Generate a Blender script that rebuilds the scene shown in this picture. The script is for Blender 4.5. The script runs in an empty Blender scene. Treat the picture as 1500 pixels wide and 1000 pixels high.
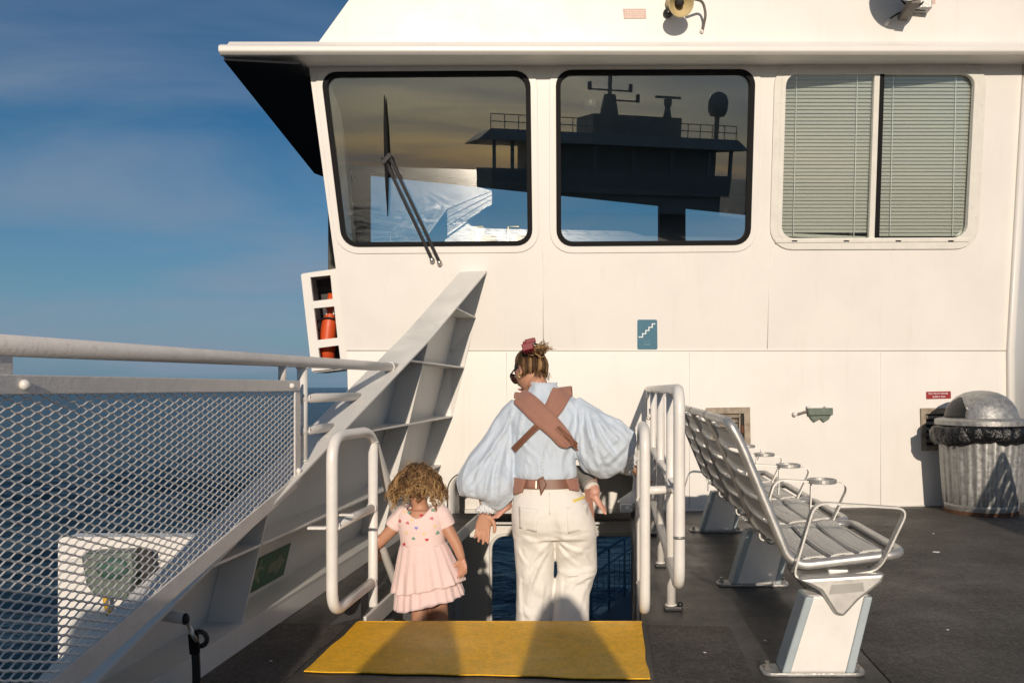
import bpy, bmesh, math, random
from mathutils import Vector, Matrix, noise
R = math.radians
random.seed(7)
SC = bpy.context.scene
COL = SC.collection
V = Vector

# ------------------------------------------------------------------ camera
F = 1167.0                     # focal length in pixels of a 1500 px wide frame
VX, VY, EYE = 905.0, 567.0, 1.07   # vanishing point of the ship's length, eye height
cd = bpy.data.cameras.new('camera')
cam = bpy.data.objects.new('camera', cd)
COL.objects.link(cam)
cam.location = (0, 0, EYE)
cam.rotation_euler = (R(90), 0, 0)
cd.sensor_width = 36.0
cd.lens = F / 1500 * 36
cd.shift_x = -(VX - 750) / 1500
cd.shift_y = (VY - 500) / 1500
cd.clip_start = 0.05
cd.clip_end = 60000
SC.camera = cam

# ------------------------------------------------------------------ sky, sun, exposure
SUN_EL, SUN_AZ = R(16.8), R(6.8)        # azimuth: to the right of straight behind the camera
to_sun = V((math.sin(SUN_AZ) * math.cos(SUN_EL), -math.cos(SUN_AZ) * math.cos(SUN_EL), math.sin(SUN_EL)))
W = bpy.data.worlds.new('World')
SC.world = W
W.use_nodes = True
nt = W.node_tree
for n in list(nt.nodes):
    nt.nodes.remove(n)
wo = nt.nodes.new('ShaderNodeOutputWorld')
bg = nt.nodes.new('ShaderNodeBackground')
bg.inputs[1].default_value = 0.075
sky = nt.nodes.new('ShaderNodeTexSky')
sky.sky_type = 'NISHITA'
sky.sun_disc = False
sky.sun_elevation = SUN_EL
sky.sun_rotation = math.atan2(to_sun.x, to_sun.y)
sky.altitude = 0
sky.air_density = 1.0
sky.dust_density = 1.1
sky.ozone_density = 3.0
# thin high cloud, the same all round the sky
tc = nt.nodes.new('ShaderNodeTexCoord')
sp = nt.nodes.new('ShaderNodeSeparateXYZ')
nt.links.new(tc.outputs['Generated'], sp.inputs[0])
zz = nt.nodes.new('ShaderNodeMath'); zz.operation = 'MAXIMUM'; zz.inputs[1].default_value = 0.0
nt.links.new(sp.outputs[2], zz.inputs[0])
za = nt.nodes.new('ShaderNodeMath'); za.operation = 'ADD'; za.inputs[1].default_value = 0.16
nt.links.new(zz.outputs[0], za.inputs[0])
dx = nt.nodes.new('ShaderNodeMath'); dx.operation = 'DIVIDE'
dy = nt.nodes.new('ShaderNodeMath'); dy.operation = 'DIVIDE'
nt.links.new(sp.outputs[0], dx.inputs[0]); nt.links.new(za.outputs[0], dx.inputs[1])
nt.links.new(sp.outputs[1], dy.inputs[0]); nt.links.new(za.outputs[0], dy.inputs[1])
cb = nt.nodes.new('ShaderNodeCombineXYZ')
nt.links.new(dx.outputs[0], cb.inputs[0]); nt.links.new(dy.outputs[0], cb.inputs[1])
mp = nt.nodes.new('ShaderNodeMapping')
mp.inputs['Scale'].default_value = (0.75, 1.3, 1)
mp.inputs['Rotation'].default_value = (0, 0, R(-16))
mp.inputs['Location'].default_value = (0.4, 1.3, 0)
nt.links.new(cb.outputs[0], mp.inputs[0])
nz = nt.nodes.new('ShaderNodeTexNoise')
nz.inputs['Scale'].default_value = 1.05
nz.inputs['Detail'].default_value = 9
nz.inputs['Roughness'].default_value = 0.5
nz.inputs['Distortion'].default_value = 0.5
nt.links.new(mp.outputs[0], nz.inputs['Vector'])
cr = nt.nodes.new('ShaderNodeValToRGB')
cr.color_ramp.elements[0].position = 0.38
cr.color_ramp.elements[1].position = 0.64
cr.color_ramp.elements[1].color = (0.66, 0.66, 0.66, 1)
nt.links.new(nz.outputs[0], cr.inputs[0])
hs = nt.nodes.new('ShaderNodeHueSaturation')
hs.inputs['Saturation'].default_value = 1.35
hs.inputs['Value'].default_value = 0.80
nt.links.new(sky.outputs[0], hs.inputs['Color'])
# pale blue sea haze low over the whole horizon
hz = nt.nodes.new('ShaderNodeMapRange')
hz.interpolation_type = 'SMOOTHSTEP'
hz.inputs[1].default_value = -0.02
hz.inputs[2].default_value = 0.36
hz.inputs[3].default_value = 0.62
hz.inputs[4].default_value = 0.0
nt.links.new(sp.outputs[2], hz.inputs[0])
hm = nt.nodes.new('ShaderNodeMixRGB')
hm.inputs[2].default_value = (1.75, 3.75, 6.0, 1)
nt.links.new(hz.outputs[0], hm.inputs[0])
mx = nt.nodes.new('ShaderNodeMixRGB')
mx.inputs[2].default_value = (3.1, 3.9, 5.2, 1)
nt.links.new(cr.outputs[0], mx.inputs[0])
nt.links.new(hs.outputs[0], hm.inputs[1])
nt.links.new(hm.outputs[0], mx.inputs[1])
nt.links.new(mx.outputs[0], bg.inputs[0])
nt.links.new(bg.outputs[0], wo.inputs[0])

sl = bpy.data.lights.new('sun', 'SUN')
so = bpy.data.objects.new('sun', sl)
COL.objects.link(so)
sl.energy = 3.6
sl.angle = R(0.6)
sl.color = (1.0, 0.855, 0.70)
so.location = (0, 0, 30)
so.rotation_euler = (-to_sun).to_track_quat('-Z', 'Y').to_euler()

SC.view_settings.view_transform = 'Standard'
SC.view_settings.look = 'None'
SC.view_settings.gamma = 1
SC.view_settings.use_curve_mapping = False
SC.view_settings.exposure = 0.0
SC.render.engine = 'CYCLES'
SC.cycles.max_bounces = 8
SC.cycles.transparent_max_bounces = 16
SC.cycles.use_denoising = True
SC.cycles.sample_clamp_indirect = 6.0


# ------------------------------------------------------------------ helpers
def P(px, py, Y):
    """point at depth Y that the photograph shows at px, py"""
    return V(((px - VX) / F * Y, Y, EYE + (VY - py) / F * Y))


class G:
    """collects shapes for one mesh"""
    def __init__(s):
        s.v, s.f, s.m = [], [], []

    def add(s, vs, fs, mi=0):
        b = len(s.v)
        s.v += [V(p) for p in vs]
        s.f += [[b + i for i in f] for f in fs]
        s.m += [mi] * len(fs)
        return s

    def box(s, lo, hi, mi=0):
        x0, y0, z0 = lo
        x1, y1, z1 = hi
        vs = [(x0, y0, z0), (x1, y0, z0), (x1, y1, z0), (x0, y1, z0), (x0, y0, z1), (x1, y0, z1), (x1, y1, z1), (x0, y1, z1)]
        return s.add(vs, [(0, 3, 2, 1), (4, 5, 6, 7), (0, 1, 5, 4), (1, 2, 6, 5), (2, 3, 7, 6), (3, 0, 4, 7)], mi)

    def hexa(s, a, b, mi=0):
        """prism between two matching loops of points"""
        n = len(a)
        fs = [list(range(n))[::-1], [n + i for i in range(n)]]
        fs += [(i, (i + 1) % n, n + (i + 1) % n, n + i) for i in range(n)]
        return s.add(list(a) + list(b), fs, mi)

    def ring_prism(s, o, i, d0, d1, mi=0):
        """frame between an outer and an inner loop, from offset d0 to d1"""
        n = len(o)
        vs = [p + d0 for p in o] + [p + d0 for p in i] + [p + d1 for p in o] + [p + d1 for p in i]
        fs = []
        for k in range(n):
            j = (k + 1) % n
            fs += [(k, j, n + j, n + k), (2 * n + k, 3 * n + k, 3 * n + j, 2 * n + j),
                   (k, 2 * n + k, 2 * n + j, j), (n + k, n + j, 3 * n + j, 3 * n + k)]
        return s.add(vs, fs, mi)

    def loft(s, rings, cap=True, closed=True, mi=0):
        n = len(rings[0])
        vs = [p for r in rings for p in r]
        fs = []
        m = len(rings)
        for a in range(m - 1):
            for k in range(n if closed else n - 1):
                j = (k + 1) % n
                fs.append((a * n + k, a * n + j, (a + 1) * n + j, (a + 1) * n + k))
        if cap:
            c0 = sum((V(p) for p in rings[0]), V()) / n
            c1 = sum((V(p) for p in rings[-1]), V()) / n
            vs += [c0, c1]
            i0, i1 = m * n, m * n + 1
            for k in range(n):
                j = (k + 1) % n
                fs.append((i0, j, k))
                fs.append((i1, (m - 1) * n + k, (m - 1) * n + j))
        return s.add(vs, fs, mi)

    def tube(s, pts, r, n=10, cap=True, closed=False, mi=0, flat=None, up=None):
        """round tube (or ellipse flat=(a,b)) along points; r number or list"""
        pts = [V(p) for p in pts]
        m = len(pts)
        if not hasattr(r, '__len__'):
            r = [r] * m
        rings = []
        prev = None
        for i, p in enumerate(pts):
            if closed:
                t = pts[(i + 1) % m] - pts[i - 1]
            else:
                t = pts[min(i + 1, m - 1)] - pts[max(i - 1, 0)]
            if t.length < 1e-9:
                t = V((0, 0, 1))
            t.normalize()
            if prev is None:
                ref = V(up) if up else (V((0, 0, 1)) if abs(t.z) < 0.9 else V((0, 1, 0)))
                u = t.cross(ref).normalized()
            else:
                u = prev - t * prev.dot(t)
                if u.length < 1e-6:
                    u = t.orthogonal()
                u.normalize()
            prev = u
            w = u.cross(t)
            fa, fb = flat if flat else (1, 1)
            rings.append([p + u * (math.cos(2 * math.pi * k / n) * r[i] * fa) + w * (math.sin(2 * math.pi * k / n) * r[i] * fb) for k in range(n)])
        if closed:
            rings.append(rings[0])
            return s.loft(rings, cap=False, mi=mi)
        return s.loft(rings, cap=cap, mi=mi)

    def bar(s, pts, w, t, up, mi=0, closed=False):
        """flat bar: width w along up, thickness t across"""
        pts = [V(p) for p in pts]
        up = V(up).normalized()
        m = len(pts)
        rings = []
        for i, p in enumerate(pts):
            if closed:
                d = (pts[(i + 1) % m] - pts[i - 1]).normalized()
            else:
                d = (pts[min(i + 1, m - 1)] - pts[max(i - 1, 0)]).normalized()
            u = (up - d * up.dot(d)).normalized()
            c = d.cross(u)
            rings.append([p + u * (a * w / 2) + c * (b * t / 2) for a, b in ((-1, -1), (1, -1), (1, 1), (-1, 1))])
        if closed:
            rings.append(rings[0])
            return s.loft(rings, cap=False, mi=mi)
        return s.loft(rings, mi=mi)

    def lathe(s, prof, c, n=32, mi=0, fn=None, axis='z'):
        rings = []
        c = V(c)
        for r, h in prof:
            ring = []
            for k in range(n):
                a = 2 * math.pi * k / n
                rr = fn(r, h, a) if fn else r
                q = V((math.cos(a) * rr, math.sin(a) * rr, h))
                if axis == 'y':
                    q = V((q.x, q.z, -q.y))
                elif axis == 'x':
                    q = V((q.z, q.y, -q.x))
                ring.append(c + q)
            rings.append(ring)
        return s.loft(rings, mi=mi)

    def ball(s, c, r, n=12, mi=0, M=None):
        c = V(c)
        rx, ry, rz = r if hasattr(r, '__len__') else (r, r, r)
        rings = []
        h = max(4, n // 2)
        for i in range(h + 1):
            ph = math.pi * (i + 0.02) / (h + 0.04) - math.pi / 2
            ring = []
            for k in range(n):
                a = 2 * math.pi * k / n
                q = V((rx * math.cos(ph) * math.cos(a), ry * math.cos(ph) * math.sin(a), rz * math.sin(ph)))
                ring.append(c + (M @ q if M else q))
            rings.append(ring)
        return s.loft(rings, mi=mi)


def setp(o, label=None, cat=None, group=None, kind=None):
    if label: o['label'] = label
    if cat: o['category'] = cat
    if group: o['group'] = group
    if kind: o['kind'] = kind
    return o


def thing(name, label, cat, loc=(0, 0, 0), group=None):
    o = bpy.data.objects.new(name, None)
    o.empty_display_size = 0.1
    COL.objects.link(o)
    o.location = loc
    return setp(o, label, cat, group)


def obj(name, g, mat, parent=None, smooth=False, bevel=0.0, seg=2, weld=True, angle=None, sub=0):
    me = bpy.data.meshes.new(name)
    me.from_pydata([tuple(p) for p in g.v], [], g.f)
    mats = mat if isinstance(mat, (list, tuple)) else [mat]
    for m in mats:
        me.materials.append(m)
    if len(mats) > 1:
        me.polygons.foreach_set('material_index', g.m)
    bm = bmesh.new()
    bm.from_mesh(me)
    if weld:
        bmesh.ops.remove_doubles(bm, verts=bm.verts, dist=1e-5)
    bmesh.ops.recalc_face_normals(bm, faces=bm.faces)
    bm.to_mesh(me)
    bm.free()
    if smooth:
        me.polygons.foreach_set('use_smooth', [True] * len(me.polygons))
        if angle:
            try:
                me.set_sharp_from_angle(angle=R(angle))
            except Exception:
                pass
    o = bpy.data.objects.new(name, me)
    COL.objects.link(o)
    if parent:
        o.parent = parent
        if parent.type == 'EMPTY':
            o.location = -parent.location
    if bevel:
        b = o.modifiers.new('bevel', 'BEVEL')
        b.width = bevel
        b.segments = seg
        b.limit_method = 'ANGLE'
        b.angle_limit = R(35)
        b.harden_normals = False
    if sub:
        b = o.modifiers.new('sub', 'SUBSURF')
        b.levels = b.render_levels = sub
    return o


def single(name, g, mat, label, cat, group=None, kind=None, **kw):
    return setp(obj(name, g, mat, None, **kw), label, cat, group, kind)


def struct(name, g, mat, parent=None, **kw):
    o = obj(name, g, mat, parent, **kw)
    if parent is None:
        o['kind'] = 'structure'
    return o


def bend(pts, r, n=5):
    """polyline with rounded corners"""
    pts = [V(p) for p in pts]
    out = [pts[0]]
    for i in range(1, len(pts) - 1):
        a, b, c = pts[i - 1], pts[i], pts[i + 1]
        da, dc = (a - b), (c - b)
        rr = min(r, da.length * 0.49, dc.length * 0.49)
        p0, p1 = b + da.normalized() * rr, b + dc.normalized() * rr
        for k in range(n + 1):
            t = k / n
            out.append(p0 * (1 - t) ** 2 + b * 2 * t * (1 - t) + p1 * t * t)
    out.append(pts[-1])
    return out


def rrect(q, r, n=6):
    """rounded quadrilateral in 2D"""
    q = [V((a, b)) for a, b in q]
    out = []
    for i in range(4):
        a, b, c = q[i - 1], q[i], q[(i + 1) % 4]
        da, dc = (a - b).normalized(), (c - b).normalized()
        p0, p1 = b + da * r, b + dc * r
        for k in range(n + 1):
            t = k / n
            w = 0.78
            # conic arc
            d = (1 - t) ** 2 + 2 * w * t * (1 - t) + t * t
            out.append((p0 * (1 - t) ** 2 + b * (2 * w * t * (1 - t)) + p1 * t * t) / d)
    return out


def grow(q, d):
    """move the sides of a convex quad outwards by d"""
    q = [V((a, b)) for a, b in q]
    c = sum(q, V((0, 0))) / 4
    out = []
    for i in range(4):
        a, b, e = q[i - 1], q[i], q[(i + 1) % 4]
        n1 = V(((b - a).y, -(b - a).x)).normalized()
        n2 = V(((e - b).y, -(e - b).x)).normalized()
        if n1.dot(b - c) < 0: n1 = -n1
        if n2.dot(b - c) < 0: n2 = -n2
        k = 1 + n1.dot(n2)
        out.append(b + (n1 + n2) * (d / k))
    return out


def plate(name, outer, holes, fn, mat, parent, thick, struct_=False, smooth=False):
    """flat plate with holes: 2D loops mapped to 3D by fn, solidified backwards"""
    bm = bmesh.new()
    for loop in [outer] + holes:
        vs = [bm.verts.new(fn(p[0], p[1])) for p in loop]
        for i in range(len(vs)):
            bm.edges.new((vs[i], vs[(i + 1) % len(vs)]))
    bmesh.ops.triangle_fill(bm, use_beauty=True, use_dissolve=False, edges=bm.edges[:])
    bmesh.ops.recalc_face_normals(bm, faces=bm.faces)
    bm.normal_update()
    if bm.faces and sum(f.normal.y for f in bm.faces) > 0:
        bmesh.ops.reverse_faces(bm, faces=bm.faces)
    me = bpy.data.meshes.new(name)
    bm.to_mesh(me)
    bm.free()
    me.materials.append(mat)
    o = bpy.data.objects.new(name, me)
    COL.objects.link(o)
    if parent:
        o.parent = parent
        if parent.type == 'EMPTY':
            o.location = -parent.location
    s = o.modifiers.new('solid', 'SOLIDIFY')
    s.thickness = thick
    s.offset = -1
    return o


def text_mesh(name, body, size, mat, M, parent, depth=0.0006):
    cu = bpy.data.curves.new(name, 'FONT')
    cu.body = body
    cu.size = size
    cu.align_x = 'CENTER'
    cu.align_y = 'CENTER'
    cu.extrude = depth
    cu.resolution_u = 3
    t = bpy.data.objects.new(name + '_src', cu)
    COL.objects.link(t)
    me = bpy.data.meshes.new_from_object(t)
    bpy.data.objects.remove(t)
    me.name = name
    me.materials.clear()
    me.materials.append(mat)
    o = bpy.data.objects.new(name, me)
    COL.objects.link(o)
    me.transform(M)
    o.parent = parent
    if parent.type == 'EMPTY':
        o.location = -parent.location
    return o


def copy_tree(o, parent=None, delta=V((0, 0, 0))):
    c = o.copy()
    COL.objects.link(c)
    if parent:
        c.parent = parent
    else:
        c.location = o.location + delta
    for ch in o.children:
        copy_tree(ch, c)
    return c


# ------------------------------------------------------------------ materials
MATS = {}


def mat(name, col, rough=0.5, metal=0.0, var=0.0, vscale=8.0, bump=0.0, bscale=120.0, stain=None, stain_amt=0.0,
        stain_scale=(6, 6, 0.8), stain_pos=(0.55, 0.75), spec=0.5, sheen=0.0, sss=0.0, coat=0.0, rvar=0.0, rot=None, bdist=0.01, wave=None):
    if name in MATS:
        return MATS[name]
    m = bpy.data.materials.new(name)
    m.use_nodes = True
    t = m.node_tree
    b = t.nodes['Principled BSDF']
    b.inputs['Roughness'].default_value = rough
    b.inputs['Metallic'].default_value = metal
    b.inputs['Specular IOR Level'].default_value = spec
    if sheen:
        b.inputs['Sheen Weight'].default_value = sheen
    if sss:
        b.inputs['Subsurface Weight'].default_value = sss
        b.inputs['Subsurface Radius'].default_value = (0.01, 0.004, 0.002)
    if coat:
        b.inputs['Coat Weight'].default_value = coat
        b.inputs['Coat Roughness'].default_value = 0.15
    co = t.nodes.new('ShaderNodeTexCoord')
    c4 = (*col, 1)
    b.inputs['Base Color'].default_value = c4
    last = None
    if var:
        n = t.nodes.new('ShaderNodeTexNoise')
        n.inputs['Scale'].default_value = vscale
        n.inputs['Detail'].default_value = 6
        n.inputs['Roughness'].default_value = 0.65
        t.links.new(co.outputs['Object'], n.inputs['Vector'])
        r = t.nodes.new('ShaderNodeValToRGB')
        r.color_ramp.elements[0].position = 0.3
        r.color_ramp.elements[1].position = 0.7
        r.color_ramp.elements[0].color = (*[max(0, c * (1 - var)) for c in col], 1)
        r.color_ramp.elements[1].color = (*[min(1, c * (1 + var)) for c in col], 1)
        t.links.new(n.outputs[0], r.inputs[0])
        last = r.outputs[0]
        if rvar:
            mr = t.nodes.new('ShaderNodeMapRange')
            mr.inputs[1].default_value = 0.3
            mr.inputs[2].default_value = 0.7
            mr.inputs[3].default_value = max(0.02, rough - rvar)
            mr.inputs[4].default_value = min(1, rough + rvar)
            t.links.new(n.outputs[0], mr.inputs[0])
            t.links.new(mr.outputs[0], b.inputs['Roughness'])
    if stain:
        mpp = t.nodes.new('ShaderNodeMapping')
        mpp.inputs['Scale'].default_value = stain_scale
        t.links.new(co.outputs['Object'], mpp.inputs[0])
        n = t.nodes.new('ShaderNodeTexNoise')
        n.inputs['Scale'].default_value = 1.0
        n.inputs['Detail'].default_value = 8
        n.inputs['Roughness'].default_value = 0.7
        t.links.new(mpp.outputs[0], n.inputs['Vector'])
        r = t.nodes.new('ShaderNodeValToRGB')
        r.color_ramp.elements[0].position = stain_pos[0]
        r.color_ramp.elements[1].position = stain_pos[1]
        r.color_ramp.elements[0].color = (0, 0, 0, 1)
        r.color_ramp.elements[1].color = (stain_amt, stain_amt, stain_amt, 1)
        t.links.new(n.outputs[0], r.inputs[0])
        mxx = t.nodes.new('ShaderNodeMixRGB')
        mxx.inputs[1].default_value = c4
        mxx.inputs[2].default_value = (*stain, 1)
        t.links.new(r.outputs[0], mxx.inputs[0])
        if last:
            t.links.new(last, mxx.inputs[1])
        last = mxx.outputs[0]
    if last:
        t.links.new(last, b.inputs['Base Color'])
    if bump:
        if wave:
            n = t.nodes.new('ShaderNodeTexWave')
            n.bands_direction = wave
            n.inputs['Distortion'].default_value = 0.0
        else:
            n = t.nodes.new('ShaderNodeTexNoise')
            n.inputs['Detail'].default_value = 4
        n.inputs['Scale'].default_value = bscale
        t.links.new(co.outputs['Object'], n.inputs['Vector'])
        bp = t.nodes.new('ShaderNodeBump')
        bp.inputs['Strength'].default_value = bump
        bp.inputs['Distance'].default_value = bdist
        t.links.new(n.outputs[1] if wave else n.outputs[0], bp.inputs['Height'])
        t.links.new(bp.outputs[0], b.inputs['Normal'])
    MATS[name] = m
    return m


def glass_mat(name, tint, ior=1.5, rough=0.0):
    m = bpy.data.materials.new(name)
    m.use_nodes = True
    t = m.node_tree
    t.nodes.remove(t.nodes['Principled BSDF'])
    out = t.nodes['Material Output']
    tr = t.nodes.new('ShaderNodeBsdfTransparent')
    tr.inputs[0].default_value = (*tint, 1)
    gl = t.nodes.new('ShaderNodeBsdfGlossy')
    gl.inputs['Roughness'].default_value = rough
    gl.inputs[0].default_value = (1, 1, 1, 1)
    fr = t.nodes.new('ShaderNodeFresnel')
    fr.inputs[0].default_value = ior
    mi = t.nodes.new('ShaderNodeMixShader')
    t.links.new(fr.outputs[0], mi.inputs[0])
    t.links.new(tr.outputs[0], mi.inputs[1])
    t.links.new(gl.outputs[0], mi.inputs[2])
    t.links.new(mi.outputs[0], out.inputs[0])
    return m


WHITE = mat('ship_white_paint', (0.76, 0.735, 0.69), 0.38, var=0.025, vscale=1.6, bump=0.10, bscale=34, bdist=0.004,
            stain=(0.50, 0.40, 0.28), stain_amt=0.22, stain_scale=(11, 11, 0.6), stain_pos=(0.56, 0.82), rvar=0.1)
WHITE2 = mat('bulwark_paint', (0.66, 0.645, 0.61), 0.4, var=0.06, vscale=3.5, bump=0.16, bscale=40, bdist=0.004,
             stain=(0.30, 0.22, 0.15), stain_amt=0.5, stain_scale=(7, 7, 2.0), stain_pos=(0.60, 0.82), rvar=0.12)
RAILW = mat('rail_white_paint', (0.78, 0.755, 0.71), 0.34, var=0.06, vscale=9, bump=0.4, bscale=45, bdist=0.003,
            stain=(0.30, 0.18, 0.10), stain_amt=0.6, stain_scale=(16, 16, 9), stain_pos=(0.64, 0.80))
GREYRAIL = mat('mesh_rail_grey_paint', (0.66, 0.63, 0.60), 0.36, var=0.07, vscale=12, bump=0.45, bscale=70, bdist=0.003,
               stain=(0.26, 0.19, 0.14), stain_amt=0.55, stain_scale=(20, 20, 20), stain_pos=(0.62, 0.80))
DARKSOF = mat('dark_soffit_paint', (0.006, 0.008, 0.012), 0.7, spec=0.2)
RUBBER = mat('black_rubber', (0.008, 0.008, 0.009), 0.7, spec=0.15, bump=0.2, bscale=80)
BLACK = mat('black_metal', (0.015, 0.015, 0.016), 0.42)
STEEL = mat('brushed_steel', (0.56, 0.53, 0.48), 0.36, metal=0.9, var=0.06, vscale=20, bump=0.06, bscale=300, bdist=0.001)
SEATMETAL = mat('seat_aluminium', (0.52, 0.51, 0.485), 0.42, metal=0.65, var=0.10, vscale=16, rvar=0.1)
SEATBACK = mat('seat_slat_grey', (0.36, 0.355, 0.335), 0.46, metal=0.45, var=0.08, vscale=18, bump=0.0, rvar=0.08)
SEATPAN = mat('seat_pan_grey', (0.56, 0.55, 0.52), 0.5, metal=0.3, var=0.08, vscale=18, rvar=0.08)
GALV = mat('galvanised_steel', (0.36, 0.36, 0.35), 0.46, metal=0.55, var=0.28, vscale=26, bump=0.25, bscale=40, rvar=0.14,
           stain=(0.14, 0.11, 0.08), stain_amt=0.5, stain_scale=(10, 10, 3), stain_pos=(0.55, 0.8))
RUST = mat('rusty_base', (0.11, 0.05, 0.025), 0.9, var=0.5, vscale=18)
BAG = mat('black_bin_bag', (0.008, 0.008, 0.009), 0.30, bump=0.8, bscale=35, bdist=0.02)
BROWNVENT = mat('weathered_vent_metal', (0.30, 0.25, 0.19), 0.6, metal=0.2, var=0.35, vscale=22, stain=(0.10, 0.06, 0.035), stain_amt=0.7, stain_scale=(12, 12, 12), stain_pos=(0.5, 0.75))
DARKIN = mat('dark_interior', (0.025, 0.023, 0.02), 0.8)
SIGNTEAL = mat('sign_teal', (0.055, 0.165, 0.235), 0.45, var=0.06, vscale=30)
SIGNWHITE = mat('sign_white', (0.80, 0.82, 0.82), 0.5)
SIGNRED = mat('sign_red', (0.27, 0.014, 0.018), 0.45, var=0.1, vscale=60)
SIGNPINK = mat('sign_faded_red', (0.62, 0.44, 0.38), 0.6, var=0.12, vscale=60)
SIGNPINK2 = mat('sign_faded_lettering', (0.74, 0.62, 0.54), 0.6)
SIGNGREEN = mat('sign_green', (0.025, 0.10, 0.045), 0.5, var=0.3, vscale=40)
SIGNGLOW = mat('sign_pale_green', (0.17, 0.20, 0.13), 0.6, var=0.25, vscale=50)
GREENMETAL = mat('grey_green_metal', (0.13, 0.16, 0.13), 0.55, var=0.25, vscale=40, metal=0.2)
BEIGE = mat('horn_beige', (0.55, 0.43, 0.22), 0.45, var=0.1, vscale=12)
CABLE = mat('cable_grey', (0.17, 0.15, 0.13), 0.6)
ORANGE = mat('orange_plastic', (0.62, 0.085, 0.02), 0.45, var=0.08, vscale=15)
YCORD = mat('yellow_cord', (0.60, 0.36, 0.03), 0.6)
BLUESHADE = mat('lower_rail_shade_blue', (0.05, 0.115, 0.18), 0.5)  # shade on the far rail is put into its base colour
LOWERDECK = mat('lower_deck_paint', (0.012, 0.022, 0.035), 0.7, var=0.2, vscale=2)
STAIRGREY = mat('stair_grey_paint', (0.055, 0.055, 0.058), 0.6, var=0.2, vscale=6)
BLIND = mat('blind_slat', (0.45, 0.445, 0.415), 0.5)
ROOM = mat('wheelhouse_lining', (0.10, 0.095, 0.08), 0.8)
TRIM = mat('window_trim', (0.70, 0.68, 0.62), 0.4, var=0.06, vscale=10, stain=(0.25, 0.2, 0.15), stain_amt=0.6, stain_scale=(25, 25, 25), stain_pos=(0.6, 0.8))
FAR = mat('far_superstructure', (0.55, 0.53, 0.48), 0.6, var=0.15, vscale=0.5)
GLASS = glass_mat('window_glass', (0.93, 0.95, 0.92), 1.95)
GLASSG = glass_mat('green_window_glass', (0.91, 0.935, 0.92), 1.7)
# ================================================================== SETTING
# ---- sea
def sea_mat():
    m = bpy.data.materials.new('sea_water')
    m.use_nodes = True
    t = m.node_tree
    b = t.nodes['Principled BSDF']
    b.inputs['Base Color'].default_value = (0.002, 0.014, 0.026, 1)
    b.inputs['Roughness'].default_value = 0.22
    b.inputs['IOR'].default_value = 1.33
    b.inputs['Specular IOR Level'].default_value = 0.27
    co = t.nodes.new('ShaderNodeTexCoord')
    mp1 = t.nodes.new('ShaderNodeMapping')
    mp1.inputs['Scale'].default_value = (0.55, 1.0, 1)
    mp1.inputs['Rotation'].default_value = (0, 0, R(14))
    t.links.new(co.outputs['Object'], mp1.inputs[0])
    prev = None
    for sc, di, st in ((0.45, 0.7, 1.0), (1.6, 0.50, 1.0), (6.0, 0.14, 1.0)):
        n = t.nodes.new('ShaderNodeTexNoise')
        n.inputs['Scale'].default_value = sc
        n.inputs['Detail'].default_value = 4
        n.inputs['Distortion'].default_value = 0.4
        t.links.new(mp1.outputs[0], n.inputs['Vector'])
        bp = t.nodes.new('ShaderNodeBump')
        bp.inputs['Strength'].default_value = st
        bp.inputs['Distance'].default_value = di
        t.links.new(n.outputs[0], bp.inputs['Height'])
        if prev:
            t.links.new(prev.outputs[0], bp.inputs['Normal'])
        prev = bp
    t.links.new(prev.outputs[0], b.inputs['Normal'])
    return m


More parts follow.
